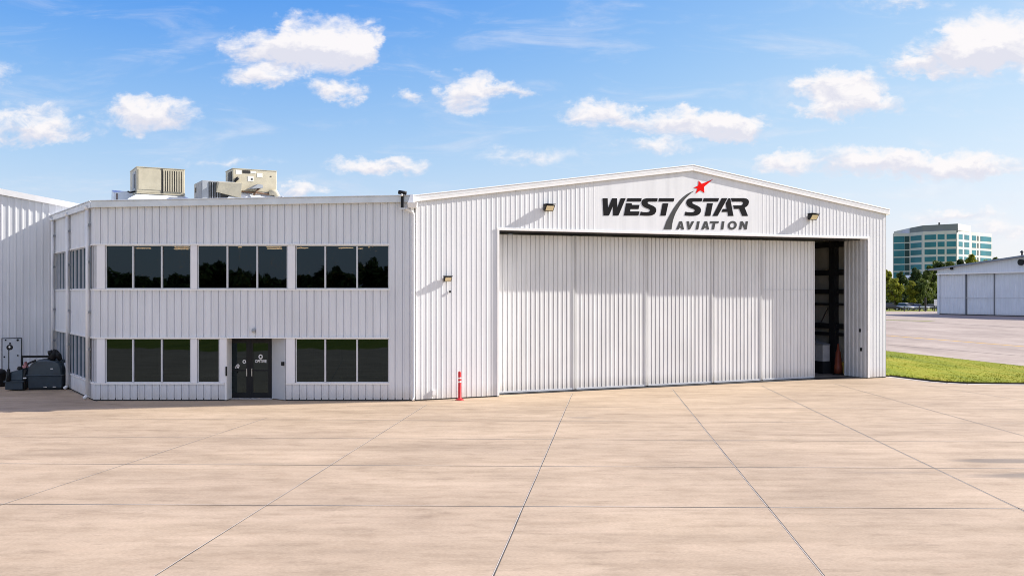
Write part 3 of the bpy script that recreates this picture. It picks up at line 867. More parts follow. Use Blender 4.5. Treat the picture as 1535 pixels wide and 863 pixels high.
dz = lambda py: CH - (py - HY) * ds
YN = Vector((0, -1, 0))
for (pa, pb, hx, decals) in ((343.2, 372.6, 370.6, ((366, 541.8, 2.6),)), (376.0, 405.4, 378.2, ((390.5, 534.5, 3.2),))):
    ua, ub = dx_(pa), dx_(pb)
    st = .085
    w = MB()
    for (a, b_, c_, d_) in ((ua, ub, .04, .24), (ua, ub, zh - .20, zh - .075), (ua, ua + st, .24, zh - .20), (ub - st, ub, .24, zh - .20), (ua + st, ub - st, dz(556), dz(553.5))):
        w.wbox(OFF, a, b_, fd - .045, fd, c_, d_)
    dr = w.build('door', M['frame'], office, OO)
    w = MB(); w.quad(OFF.at(ua + st, fd - .02, .24), OFF.at(ub - st, fd - .02, .24), OFF.at(ub - st, fd - .024, zh - .20), OFF.at(ua + st, fd - .024, zh - .20))
    w.build('glass', M['glass'], dr, OO)
    w = MB()
    hu_ = dx_(hx)
    w.tube([OFF.at(hu_, fd, dz(563)), OFF.at(hu_, fd + .06, dz(563)), OFF.at(hu_, fd + .06, dz(552)), OFF.at(hu_, fd, dz(552))], .018, 8)
    w.build('handle', M['chrome'], dr, OO)
    for (cx_, cy_, r) in decals:
        w = MB(); flat_shape(w, ringpts(dx_(cx_), dz(cy_), r * ds, fd - .018), YN, .003, [ringpts(dx_(cx_), dz(cy_), r * ds * .52, fd - .018)])
        w.build('door_emblem', M['decal'], dr, OO); w = MB()
        if pa > 370:
            vs, fs = text_mesh('OPSTIME', .155); i0 = len(w.v)
            w.v += [OFF.at(dx_(390.8) + v.x * .72, fd - .015, dz(543.2) + v.y) for v in vs]
            w.f += [tuple(i0 + k for k in f) for f in fs]; w.m += [0] * len(fs)
        else:
            flat_shape(w, ringpts(dx_(356.5), dz(548.2), 2.4 * ds, fd - .018), YN, .003, [ringpts(dx_(356.5), dz(548.2), 1.1 * ds, fd - .018)])
            vs, fs = text_mesh('L B', .12); i0 = len(w.v)
            w.v += [OFF.at(dx_(355) + v.x, fd - .0145, dz(551.8) + v.y) for v in vs]
            w.f += [tuple(i0 + k for k in f) for f in fs]; w.m += [0] * len(fs)
        w.build('door_lettering', M['decal'], dr, OO)
w = MB(); w.wbox(OFF, dx_(372.7), dx_(375.9), fd - .05, fd + .01, .03, zh - .075); w.build('door_mullion', M['frame'], office, OO)
w = MB(); w.wbox(OFF, ox(338.6), ox(341.0), .026, .06, oz(563), oz(549)); w.build('intercom', M['dark'], office, OO)
# lamp above the entrance
u, z = ox(381), oz(495.5)
el_ = thing('entrance_lamp', OFF.at(u, .02, z), 'tiny dome lamp above the office entrance doors', 'wall lamp')
w = MB()
w.tube([OFF.at(u, .05 + .05 * k, z + .03 - .015 * k) for k in range(4)], [.07, .075, .06, .03], 14); w.build('shade', M['hvac_side'], el_, el_.location, True)
w = MB(); w.wbox(OFF, u - .055, u + .055, .02, .05, z - .04, z + .06); w.build('back_plate', M['frame'], el_, el_.location)
w = MB(); w.tube([OFF.at(u, .06, z - .03), OFF.at(u, .15, z - .05)], [.05, .035], 12); w.build('lens', M['refl'], el_, el_.location, True)
# interior
ix0, ix1, iy0, iy1 = O0.x + .4, A.x - .25, A.y + .14, A.y + 7.6
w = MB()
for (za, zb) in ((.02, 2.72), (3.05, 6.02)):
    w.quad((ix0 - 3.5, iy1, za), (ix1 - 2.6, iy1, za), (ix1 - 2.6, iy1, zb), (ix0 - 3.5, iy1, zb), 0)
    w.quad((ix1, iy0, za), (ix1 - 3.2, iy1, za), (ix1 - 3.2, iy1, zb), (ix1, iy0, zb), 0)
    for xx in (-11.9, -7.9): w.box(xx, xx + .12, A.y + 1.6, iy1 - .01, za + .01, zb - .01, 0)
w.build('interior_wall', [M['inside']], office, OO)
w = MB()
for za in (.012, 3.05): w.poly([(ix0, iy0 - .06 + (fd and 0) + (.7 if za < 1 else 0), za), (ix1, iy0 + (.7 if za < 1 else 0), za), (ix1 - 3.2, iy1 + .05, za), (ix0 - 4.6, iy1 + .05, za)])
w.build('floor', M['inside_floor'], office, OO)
w = MB()
for za in (2.73, 6.03): w.poly([(ix0, iy0 - .06, za), (ix1, iy0 - .06, za), (ix1 - 3.2, iy1 + .05, za), (ix0 - 4.6, iy1 + .05, za)])
w.build('ceiling', M['inside'], office, OO)
for (xx, yy, zz) in [(-16.6, 41.2, 6.0), (-15.2, 42.0, 6.0), (-14.6, 40.4, 6.0), (-12.9, 41.4, 6.0), (-12.3, 40.2, 6.0), (-10.9, 41.6, 6.0), (-10.6, 40.3, 6.0), (-9.6, 41.0, 6.0), (-8.6, 40.6, 6.0), (-7.6, 40.9, 6.0), (-6.9, 41.4, 6.0), (-6.2, 40.3, 6.0), (-5.9, 39.2, 6.0), (-11.0, 36.9, 2.70), (-13.4, 37.2, 2.70)]:
    w = MB(); w.box(xx, xx + .62, yy, yy + .16, zz - .01, zz + .015); w.build('ceiling_light', M['tube'], office, OO)
    w = MB(); w.box(xx, xx + .62, yy, yy + .22, zz - .01, zz + .015); w.build('ceiling_light', M['tube'], office, OO)
w = MB()
for (xx, yy) in ((-14.3, 37.0), (-12.2, 36.6), (-6.6, 36.9)):
    w.box(xx, xx + 1.5, yy, yy + .7, .70, .74); w.box(xx + .05, xx + .1, yy + .05, yy + .65, .02, .70); w.box(xx + 1.4, xx + 1.45, yy + .05, yy + .65, .02, .70)
w.build('desk', M['liner'], office, OO)

# security camera on the office roof corner
u = ox(604)
sc = thing('security_camera', OFF.at(u, .18, zt(u)), 'black security camera bracketed to the office roof edge by the hangar', 'camera')
Lc = sc.location
w = MB(); w.wbox(OFF, u - .05, u + .05, .172, .24, zt(u) - .42, zt(u) + .14); w.build('bracket', M['dark'], sc, Lc)
w = MB(); w.tube([OFF.at(u - .13, .26, zt(u) + .16), OFF.at(u + .16, .30, zt(u) + .12)], [.075, .07], 14); w.build('housing', M['dark'], sc, Lc, True)
w = MB(); w.tube([OFF.at(u, .24, zt(u) + .08), OFF.at(u, .40, zt(u) + .03)], [.05, .045], 12); w.build('lens', M['refl'], sc, Lc, True)
w = MB(); w.wbox(OFF, u - .10, u + .12, .172, .30, zt(u) - .47, zt(u) - .425); w.build('base_plate', M['curb'], sc, Lc)


# ------------------------------------------------------------------ roof units
def unit_frame(px, Y, rot):
    return Vector(((px - CX) * Y / F, Y, 0)), R(rot)


def local_box(w, x0, x1, y0, y1, z0, z1, mi=0): w.box(x0, x1, y0, y1, z0, z1, mi)


def curb(parent, x0, x1, y0, y1, zt_, zb_, fl):
    w = MB()
    w.box(x0 - fl, x1 + fl, y0 - fl, y1 + fl, zb_ - .1, zb_ + .36)
    zb_ += .362
    w.box8([(x0 - fl, y0 - fl, zb_), (x1 + fl, y0 - fl, zb_), (x1 + fl, y1 + fl, zb_), (x0 - fl, y1 + fl, zb_), (x0, y0, zt_), (x1, y0, zt_), (x1, y1, zt_), (x0, y1, zt_)])
    w.box(x0 - .03, x1 + .03, y0 - .03, y1 + .03, zt_ + .002, zt_ + .05, 1)
    return w.build('roof_curb', [M['curb'], M['hvac_side']], parent)


# 1: beige unit with the big louvred half
p, a = unit_frame(205, 39, 30)
h1 = thing('rooftop_air_unit', (p.x, p.y, 7.55), 'beige rooftop air unit with tall louvred grille, leftmost on the office roof', 'air conditioner', 'air units on the office roof', a)
W_, D_, z0, z1 = 1.93, 1.9, .68, 1.73
w = MB(); local_box(w, 0, W_, 0, D_, z0, z1); bevel(w.build('casing', [M['hvac']], h1), .02)
w = MB(); local_box(w, -.012, W_ + .012, -.012, D_ + .01, z1 + .002, z1 + .03); local_box(w, -.012, W_ + .012, -.012, D_, z0 - .05, z0 - .002)
w.build('casing_rim', M['hvac'], h1)
w = MB(); local_box(w, .06, W_ * .50, -.018, -.002, z0 + .13, z1 - .08); bevel(w.build('access_panel', M['hvac'], h1), .006)
w = MB(); local_box(w, W_ * .505, W_ * .535, -.02, -.002, z0, z1); w.build('panel_seam', M['hvac_dark'], h1)
w = MB(); local_box(w, W_ * .56, W_ * .945, -.014, -.002, z0 + .10, z1 - .08); gr = w.build('grille', M['hvac_dark'], h1)
w = MB()
for k in range(9):
    x = W_ * .56 + (W_ * .385) * k / 8
    local_box(w, x - .026, x + .026, -.04, -.0145, z0 + .09, z1 - .07)
w.build('louvre_slats', M['hvac'], gr)
w = MB(); local_box(w, -.03, -.002, .2, 1.0, z0 + .1, z1 - .15, 0); local_box(w, -.035, -.0305, .35, .62, z0 + .2, z1 - .25, 1); w.build('side_panel', [M['hvac_side'], M['hvac_dark']], h1)
w = MB(); w.tube([(-.03, .25, z0 + .05), (-.25, .1, z0 - .02), (-.34, .05, z0 + .02)], .035, 8); w.build('drain_pipe', M['dark'], h1, None, True)
curb(h1, .03, W_ - .03, .05, D_ - .05, z0 - .055, .0, .42)
# 2: lower unit
p, a = unit_frame(303, 38.4, 30)
h2 = thing('rooftop_air_unit', (p.x, p.y, 7.58), 'low grey rooftop unit with open black coil and tilted beige hood', 'air conditioner', 'air units on the office roof', a)
z0, z1 = .08, 1.08
w = MB(); local_box(w, 0, 1.35, 0, 1.6, z0, z1); bevel(w.build('casing', [M['hvac_side']], h2), .015)
w = MB(); local_box(w, .26, 1.28, -.012, -.002, z0 + .05, z1 - .05); co = w.build('coil', M['hvac_dark'], h2)
w = MB()
for k in range(5): local_box(w, .30 + .1 * k, .32 + .1 * k, -.03, -.0125, z0 + .05, z1 - .06)
w.build('coil_guard', M['hvac_side'], co)
w = MB(); w.box8([(.55, -.10, .62), (1.55, -.10, .42), (1.55, -.02, .42), (.55, -.02, .62), (.62, -.32, 1.0), (1.55, -.32, 1.02), (1.55, -.02, 1.06), (.58, -.02, 1.06)])
bevel(w.build('hood', M['hvac'], h2), .01)
w = MB(); w.tube([(.5, -.05, .05), (.55, -.12, .35), (.75, -.12, .32), (.8, -.06, .08)], .035, 8); w.tube([(.95, -.05, .05), (.98, -.1, .3), (1.2, -.1, .25)], .03, 8)
w.build('refrigerant_pipe', M['curb'], h2, None, True)
w = MB(); local_box(w, -.012, -.002, .15, 1.45, z0 + .15, z1 - .12, 0); local_box(w, -.02, -.0125, 1.1, 1.35, z1 - .4, z1 - .2, 1); w.build('side_panel', [M['hvac_side'], M['hvac_dark']], h2)
w = MB(); local_box(w, .02, 1.33, .05, 1.55, -.02, z0 - .003); w.build('roof_curb', M['curb'], h2)
# 3: beige unit with stickers
p, a = unit_frame(349, 39.2, 30)
h3 = thing('rooftop_air_unit', (p.x, p.y, 7.6), 'beige rooftop air unit with stickers, rightmost and highest of the group', 'air conditioner', 'air units on the office roof', a)
W_, D_, z0, z1 = 1.86, 1.3, .72, 1.64
w = MB(); local_box(w, 0, W_, 0, D_, z0, z1); bevel(w.build('casing', [M['hvac']], h3), .02)
w = MB(); local_box(w, -.012, W_ + .012, -.012, D_ + .01, z1 + .002, z1 + .028); w.build('casing_rim', M['hvac'], h3)
w = MB(); local_box(w, .02, .30, -.014, -.002, z0 + .02, z1 - .03); w.build('access_panel', M['hvac'], h3)
w = MB()
for (x0, x1, y0_, y1_, mi) in ((.12, .36, .74, .92, 0), (.40, .72, .80, .93, 1), (.74, .96, .82, .90, 0), (1.02, 1.24, .66, .84, 0), (.62, .86, .46, .68, 0), (.74, .83, .50, .60, 1), (1.58, 1.63, .70, .75, 1)):
    local_box(w, x0, x1, -.012 if x0 > .31 else -.02, -.0025 if x0 > .31 else -.0145, z0 + y0_ * .95, z0 + y1_ * .95, mi)
w.build('sticker', [M['sticker'], M['hvac_dark']], h3)
w = MB(); local_box(w, -.02, -.002, .15, .75, z0 + .2, z1 - .1); w.build('side_opening', M['hvac_dark'], h3)
w = MB(); w.tube([(.02, -.1, z0 + .32), (.16, -.06, z0 + .5), (.22, -.08, z0 + .55)], [.03, .07, .05], 10); w.build('motor', M['dark'], h3, None, True)
w = MB(); w.box8([(.70, -.45, .82), (1.15, -.45, .86), (1.15, -.015, .84), (.55, -.015, .80), (.95, -.42, 1.0), (1.15, -.42, .98), (1.15, -.015, 1.04), (.9, -.015, 1.0)]); w.build('rain_hood', M['hvac_side'], h3)
w = MB(); w.tube([(1.05, -.2, .86), (.80, -.25, .55)], .045, 8); w.tube([(.3, -.05, .70), (1.75, -.12, .62)], .04, 8); w.build('conduit', M['rust'], h3, None, True)
w = MB(); w.tube([(1.5, -.1, .70), (1.75, -.15, .72), (1.9, -.12, .5)], [.12, .14, .1], 10); w.build('elbow_duct', M['hvac'], h3, None, True)
curb(h3, .03, W_ - .03, .03, D_ - .03, z0 - .055, 0, .34)
# small vents
p, a = unit_frame(169, 39.5, 30)
v1 = thing('roof_vent', (p.x, p.y, 7.5), 'low white metal roof box left of the louvred air unit', 'roof vent', None, a)
w = MB(); w.box8([(0, 0, 0), (.85, 0, 0), (.85, .7, 0), (0, .7, 0), (.04, .02, .78), (.85, .02, .90), (.85, .7, .90), (.04, .7, .95)]); bevel(w.build('vent_body', M['curb'], v1), .015)
w = MB(); local_box(w, .14, .19, -.02, -.002, .02, .74); w.build('standing_seam', M['rust'], v1)
w = MB(); local_box(w, -.08, .02, -.04, .06, 0, .16); local_box(w, .05, .12, -.06, -.005, 0, .14); w.build('foot', M['dark'], v1)
p, a = unit_frame(418.5, 38.6, 30)
v2 = thing('roof_vent', (p.x, p.y, 7.62), 'small grey hooded roof vent right of the stickered air unit', 'roof vent', None, a)
w = MB(); w.box8([(0, 0, 0), (.30, 0, 0), (.30, .3, 0), (0, .3, 0), (0, 0, .40), (.24, 0, .40), (.24, .3, .40), (0, .3, .40)]); bevel(w.build('vent_body', M['hvac_side'], v2), .01)
w = MB(); w.box8([(.13, -.03, .12), (.34, -.03, .02), (.34, .32, .02), (.13, .32, .12), (.13, -.03, .42), (.28, -.03, .34), (.28, .32, .34), (.13, .32, .42)]); w.build('vent_hood', M['curb'], v2)

# ------------------------------------------------------------------ NEIGHBOURING BUILDING (left)
nb = thing('neighbouring_hangar', (O2.x, O2.y, 0), 'white ribbed-steel hangar behind the office at the left edge, crossed by a slanting shadow', 'hangar')
NO = nb.location
uz0 = LEFTB.u(0)
zA0 = LEFTB.hit(0, 291)[1]; zB0 = LEFTB.hit(105, 311)[1]; sl = (zB0 - zA0) / (LEFTB.u(105) - uz0)
nz = lambda u: zA0 + sl * (u - uz0)
pk = -16.0
w = MB(); ribs(w, LEFTB, pk, 2.2, .05, nz, .27, .02, .05, .02)
ribs(w, LEFTB, pk * 2 - 2.2, pk, .05, lambda u: nz(2 * pk - u), .27, .02, .05, .02)
w.build('wall', M['wall'], nb, NO)
w = MB()
w.wbox(LEFTB, pk, 2.25, .022, .13, nz(pk) - .02, nz(pk) + .24, nz(2.25) - .02, nz(2.25) + .24)
w.wbox(LEFTB, pk * 2 - 2.25, pk - .002, .022, .13, nz(2.25) - .02, nz(2.25) + .24, nz(pk) - .02, nz(pk) + .24)
w.build('roof_trim', M['trim'], nb, NO)
w = MB()
for (ua, ub) in ((pk, 2.3), (pk * 2 - 2.3, pk)):
    za, zb = nz(min(ua, 2 * pk - ua) if ua < pk else ua), nz(ub if ub > pk else pk)
    w.quad(LEFTB.at(ua, .08, za + .245), LEFTB.at(ub, .08, zb + .245), LEFTB.at(ub, -20, zb + .245), LEFTB.at(ua, -20, za + .245))
w.build('roof', M['roof'], nb, NO)
w = MB(); w.quad(LEFTB.at(2.2, 0, 0), LEFTB.at(2.2, -20, 0), LEFTB.at(2.2, -20, nz(2.2)), LEFTB.at(2.2, 0, nz(2.2)))
w.build('side_wall', M['wall'], nb, NO)
w = MB(); w.wbox(LEFTB, pk * 2, 2.1, -.06, -.004, .003, .09); w.build('plinth', M['base_dark'], nb, NO)

# board on that wall
ua, za = LEFTB.hit(3.5, 560, .05); ub, zb = LEFTB.hit(31.5, 507, .05)
bd = thing('utility_board', LEFTB.at((ua + ub) / 2, .03, za), 'pale grey bolted board on the shaded wall at the left edge', 'board')
w = MB(); w.wbox(LEFTB, ua, ub, .024, .06, za - .25, zb); bevel(w.build('board_panel', M['panel_grey'], bd, bd.location), .006)
w = MB(); w.wbox(LEFTB, ua - .03, ua - .002, .022, .07, za - .25, zb + .03); w.wbox(LEFTB, ub + .002, ub + .03, .022, .07, za - .25, zb + .03); w.wbox(LEFTB, ua, ub, .022, .07, zb + .002, zb + .03)
w.build('board_edge', M['frame'], bd, bd.location)
for (px, py, r) in ((8.5, 509.5, .035), (26.5, 509.5, .05), (6.5, 534.5, .035), (26.7, 532.5, .035), (15, 514.5, .04)):
    u, z = LEFTB.hit(px, py, .06)
    w = MB(); w.tube([LEFTB.at(u, .0605, z), LEFTB.at(u, .09, z)], r, 10); w.build('bolt', M['dark'], bd, bd.location)


# ground equipment
def shell(prof, y0, y1, w, mi=0, close=True):
    n = len(prof)
    i = len(w.v)
    w.v += [Vector((x, y0, z)) for x, z in prof] + [Vector((x, y1, z)) for x, z in prof]
    for k in range(n if close else n - 1):
        k2 = (k + 1) % n
        w.f.append((i + k, i + k2, i + n + k2, i + n + k)); w.m.append(mi)
    w.f.append(tuple(i + k for k in reversed(range(n)))); w.f.append(tuple(i + n + k for k in range(n))); w.m += [mi, mi]


c = ground(66, 584.3)
tk = thing('equipment_tank', (c.x, c.y, 0), 'dark slate rounded equipment tank with black pipe rail beside the office side windows', 'tank', None, R(8))
w = MB(); w.box8([(-.62, 0, .07), (.68, 0, .07), (.68, 1.3, .07), (-.62, 1.3, .07), (-.66, -.03, .58), (.72, -.03, .58), (.72, 1.3, .58), (-.66, 1.3, .58)])
bevel(w.build('lower_tub', M['slate'], tk), .03, 3)
w = MB(); w.box(-.70, .76, -.07, 1.33, .582, .64); bevel(w.build('rim_flange', M['slate_lid'], tk), .015)
dome = lambda s, o: [(-.66 * s + o, .642)] + [(o + .02 + (-.68 if t < 0 else .68) * s * abs(math.sin(math.pi / 2 * t)) ** .85 * (1 if t < 0 else .98), .642 + .62 * s * math.cos(math.pi / 2 * t) ** (.75 if t < 0 else .5)) for t in [-.97 + .0969 * k for k in range(21)]] + [(.70 * s + o, .642)]
w = MB()
secs = []
for yy, sc_ in ((-.03, .88), (-.005, .95), (.05, .985), (.12, 1.0), (1.1, 1.0), (1.22, .96), (1.28, .88)):
    i = len(w.v); pr_ = dome(1, 0); zb_ = .642
    w.v += [Vector((x * (.55 + .45 * sc_), yy, zb_ + (z - zb_) * sc_)) for x, z in pr_]; secs.append((i, len(pr_)))
for (i, n), (i2, _) in zip(secs, secs[1:]):
    for k in range(n - 1): w.f.append((i + k, i + k + 1, i2 + k + 1, i2 + k)); w.m.append(0)
for i, n in (secs[0], secs[-1]): w.poly([w.v[i + k].copy() for k in range(n)])
w.build('lid', M['slate_lid'], tk, None, True)
for yy in (.30, .72):
    w = MB(); shell(dome(1.03, 0), yy, yy + .07, w); bevel(w.build('lid_rib', M['slate'], tk), .01)
w = MB(); w.tube([(-.73, -.06, .03), (-.75, -.10, .55), (-.72, -.10, .85), (-.58, -.08, 1.12), (-.3, -.06, 1.24)], .045, 10); w.build('hoop', M['hvac_dark'], tk, None, True)
w = MB(); w.box(-.95, .30, .1, .2, 1.34, 1.43); w.box(-.95, -.89, .1, .2, 1.02, 1.34); w.box(.10, .16, .1, .2, 1.20, 1.34); bevel(w.build('pipe_rail', M['dark'], tk), .012)
w = MB()
w.tube([(.28, .12, 1.20), (.34, .12, 1.48), (.42, .12, 1.66)], [.11, .15, .10], 12)
w.tube([(.14, .08, 1.52), (.30, .1, 1.56)], [.10, .11], 12); w.tube([(.42, .12, 1.58), (.52, .14, 1.40), (.60, .16, 1.22)], [.10, .13, .07], 12)
w.build('valve', M['dark'], tk, None, True)
w = MB(); w.box(.26, .36, -.034, -.021, .86, .90); w.build('badge', M['refl'], tk)
w = MB()
for x in (.0, .36): w.box(x, x + .13, -.06, -.02, .11, .15)
w.build('latch', M['chrome'], tk)
w = MB(); w.tube([(.74, .3, 1.1), (.82, .25, .9), (.86, .22, .6)], [.06, .07, .04], 8); w.build('side_hose', M['panel_grey'], tk, None, True)
w = MB(); w.box(-.6, .66, .05, 1.25, .0, .068); w.build('skid', M['dark'], tk)
c = ground(37, 583)
w = MB(); w.tube([(c.x - .1, c.y + .2, .55), (c.x - .08, c.y + .15, .95), (c.x - .02, c.y + .1, 1.12), (c.x + .06, c.y + .1, .8), (c.x + .08, c.y + .1, .5), (c.x + .02, c.y + .1, .02)], [.05, .09, .06, .09, .06, .05], 10)
ho = w.build('hose_bundle', M['pink'], None, (c.x, c.y, 0), True)
tag(ho, 'faded red hose hung between the slate tank and the pump', 'hose')
c = ground(20, 585.5)
pu = thing('fuel_pump', (c.x, c.y, 0), 'dark boxy pump unit with tall gauge pole in front of the grey board', 'pump', None, R(6))
w = MB(); w.box(-.33, .36, 0, .8, .05, .36); bevel(w.build('pump_base', M['slate'], pu), .02)
w = MB(); w.box(-.37, .42, -.05, .84, .362, .41); w.build('rim_flange', M['slate_lid'], pu)
w = MB(); w.box8([(-.33, 0, .412), (.36, 0, .412), (.36, .8, .412), (-.33, .8, .412), (-.30, .05, .72), (.34, .05, .92), (.34, .75, .92), (-.30, .75, .72)]); bevel(w.build('pump_cover', M['slate'], pu), .04)
w = MB(); w.tube([(-.18, -.02, .40), (-.18, -.02, .90)], [.09, .06], 10); w.tube([(.22, .1, .88), (.22, .1, 1.0)], [.12, .08], 10); w.build('fitting', M['dark'], pu, None, True)
w = MB(); w.tube([(-.17, -.02, .88), (-.17, -.02, 1.70)], .022, 8); po = w.build('gauge_pole', M['dark'], pu, None, True)
w = MB(); w.tube([(-.14, -.05, 1.79), (-.14, .03, 1.79)], .115, 20); ga = w.build('gauge', M['dark'], pu)
w = MB(); w.tube([(-.13, -.056, 1.81), (-.13, -.051, 1.81)], .04, 14); w.build('gauge_face', M['refl'], ga)
w = MB(); w.box(.40, .52, -.04, .0, .50, .55); w.build('latch', M['refl'], pu)
c = ground(0, 579)
w = MB(); w.tube([(c.x, c.y, 0), (c.x, c.y, .06), (c.x, c.y, .55), (c.x, c.y, .58), (c.x, c.y, .72), (c.x, c.y, .76)], [.20, .24, .25, .28, .18, .06], 18)
dm = w.build('black_drum', M['dark'], None, (c.x, c.y, 0), True)
tag(dm, 'squat black drum on the ground at the left picture edge', 'drum')

# ------------------------------------------------------------------ FAR HANGAR
F0, F1 = ground(1405, 471).xy, ground(1535, 474.3).xy
FH = Plane(F0, F1 - F0)
fh = thing('far_hangar', (F0.x, F0.y, 0), 'distant pale hangar in shade across the taxiway with broad sliding door panels', 'hangar')
FO = fh.location
zE = FH.hit(1405, 404)[1]; zH = FH.hit(1470, 402.5)[1]
uq, zq = FH.hit(1535, 385)
fs_ = (zq - zE) / uq
FPK = 33.0
w = MB()
w.poly([FH.at(0, 0, zE - .9), FH.at(FPK, 0, zE - .9), FH.at(2 * FPK, 0, zE - .9), FH.at(2 * FPK, 0, zE), FH.at(FPK, 0, zE + fs_ * FPK), FH.at(0, 0, zE)])
w.wbox(FH, 0, .5, -.3, 0.0, 0, zE - .9)
w.build('wall', M['office_wall'], fh, FO)
w = MB()
for (ua, za, ub, zb) in ((-1.6, zE - fs_ * 1.6, FPK, zE + fs_ * FPK), (FPK, zE + fs_ * FPK, 2 * FPK + 1.5, zE - fs_ * 1.5)):
    w.box8([FH.at(ua, .8, za), FH.at(ub, .8, zb), FH.at(ub, -45, zb), FH.at(ua, -45, za), FH.at(ua, .8, za + .25), FH.at(ub, .8, zb + .25), FH.at(ub, -45, zb + .25), FH.at(ua, -45, za + .25)])
w.build('roof', M['far_roof'], fh, FO)
w = MB(); w.quad(FH.at(0, 0, 0), FH.at(0, -45, 0), FH.at(0, -45, zE), FH.at(0, 0, zE)); w.build('side_wall', M['wall'], fh, FO)
w = MB(); w.wbox(FH, 0, 2 * FPK, .02, .35, zE - 1.0, zE - .72); w.build('door_header', M['trim'], fh, FO)
us = [FH.u(p) for p in (1407, 1446.5, 1489.5)]
stp = us[2] - us[1]
us += [us[2] + stp * k for k in (1, 2, 3, 4)]
for k, (a, b_) in enumerate(zip(us, us[1:])):
    w = MB(); ribs(w, FH, a + .15, b_ - .15, .15, zE - 1.02, .6, .05, .15, .06, base=-.25 - .15 * (k % 2))
    lf = w.build('door_leaf', M['office_wall'], fh, FO)
    w = MB(); w.wbox(FH, b_ - .08, b_ + .08, -.42, -.1, .1, zE - 1.02); w.build('edge_post', M['tower_grey'], lf, FO)
    w = MB(); w.wbox(FH, a + .16, b_ - .17, -.24, -.16, 3.2, 3.3); w.build('mid_rail', M['alu'], lf, FO)
w = MB(); w.wbox(FH, 0, 2 * FPK, -.5, -.02, .0, .14); w.build('plinth', M['base_dark'], fh, FO)
for px, py, r in ((1531, 393, .55), (1427, 402.5, .25)):
    u, z = FH.hit(px, py, .1)
    w = MB(); w.tube([FH.at(u, .02, z), FH.at(u, .4, z)], r, 14); w.build('gable_vent' if r > .3 else 'gable_lamp', M['dark'], fh, FO)
u, z = FH.hit(1532, 382, -3)
rvt = FH.at(u, -3, zE + fs_ * u + .25)
w = MB(); w.tube([rvt - Vector((0, 0, .1)), rvt + Vector((0, 0, .9)), rvt + Vector((0, 0, .95)), rvt + Vector((0, 0, 1.3))], [.15, .15, .4, .1], 10)
tag(w.build('roof_vent', M['steel'], None, (rvt.x, rvt.y, rvt.z)), 'small dark stack on the roof slope of the far hangar', 'roof vent')

# ------------------------------------------------------------------ OFFICE TOWER
tw = thing('office_tower', (190, 425, 0), 'pale multi-storey office tower with teal glass bands beyond the trees', 'building')
TO = tw.location
tp = lambda px, Y: Vector(((px - CX) * Y / F, Y))
tpts = [tp(1338.5, 434), tp(1364, 430), tp(1383.5, 421), tp(1404, 417), tp(1435, 413), tp(1455.5, 424), tp(1487, 437)]
ZT = 31.9
w = MB()
outline = tpts + [Vector((228, 470)), Vector((200, 474))]
for k, (a, b_) in enumerate(zip(outline, outline[1:] + outline[:1])):
    w.quad((a.x, a.y, 0), (b_.x, b_.y, 0), (b_.x, b_.y, ZT), (a.x, a.y, ZT))
w.poly([(p.x, p.y, ZT) for p in outline])
w.build('wall', M['tower'], tw, TO)
w = MB()
ptop = [tpts[1] + Vector((0, .3)), tpts[2] + Vector((0, .3)), tpts[4] + Vector((.2, -.2)), tpts[4] + (tpts[5] - tpts[4]) * .98, Vector((212, 452)), Vector((186, 455))]
zz = (34.2, 34.7, 34.9, 34.7, 34.7, 34.2)
for k in range(6):
    a, b_ = ptop[k], ptop[(k + 1) % 6]
    w.quad((a.x, a.y, ZT - .9 if k < 2 else ZT), (b_.x, b_.y, ZT - .9 if k < 2 else ZT), (b_.x, b_.y, zz[(k + 1) % 6]), (a.x, a.y, zz[k]), 0 if k < 2 else 1)
w.poly([(p.x, p.y, z) for p, z in zip(ptop, zz)], 1)
w.build('penthouse', [M['tower_grey'], M['tower']], tw, TO)
w = MB(); w.tube([(tpts[3].x + 3, tpts[3].y + 4, 34.6), (tpts[3].x + 3, tpts[3].y + 4, 36)], .4, 8); w.build('roof_stack', M['steel'], tw, TO)
faces = [(0, [(1339.5, 1356, 0), (1356.3, 1363.4, 1)], .0), (1, [(1365, 1381.5, 0)], 0), (2, [(1386, 1403.4, 0)], 0), (3, [(1405.5, 1416, 0), (1419, 1433, 0)], 0), (4, [(1437, 1443, 0), (1445.5, 1453, 0)], 0), (5, [(1457, 1463.2, 0), (1465, 1466.8, 1), (1469.5, 1486, 0)], 0)]
for fi, spans, _ in faces:
    P = Plane(tpts[fi], tpts[fi + 1] - tpts[fi])
    for (a, b_, dk) in spans:
        for k in range(7):
            zt_ = 30.4 - 3.3 * k
            if fi == 0: z0_, z1_ = zt_ - 2.7, zt_ + .1
            else: z0_, z1_ = zt_ - 2.25, zt_
            if k > 4 and fi in (4, 5): continue
            ua, ub = P.u(a), P.u(b_)
            w = MB(); w.wbox(P, ua, ub, -.2, .06, z0_, z1_)
            w.build('window', M['tower_dark'] if dk else M['tower_glass'], tw, TO)

# low building among the trees
lb = thing('low_shed', (138, 310, 0), 'blue-grey roofed shed half hidden among the trees', 'shed')
p = tp(1383, 300)
w = MB(); w.box(p.x - 5, p.x + 7, 300, 310, 0, 7.2); w.build('wall', M['office_wall'], lb, lb.location)
w = MB()
w.box8([(p.x - 6, 299, 7.3), (p.x + 8, 299, 7.3), (p.x + 8, 311, 7.3), (p.x - 6, 311, 7.3), (p.x - 5, 304.5, 10.0), (p.x + 7, 304.5, 10.0), (p.x + 7, 305.5, 10.0), (p.x - 5, 305.5, 10.0)])
w.build('roof', M['far_roof'], lb, lb.location)


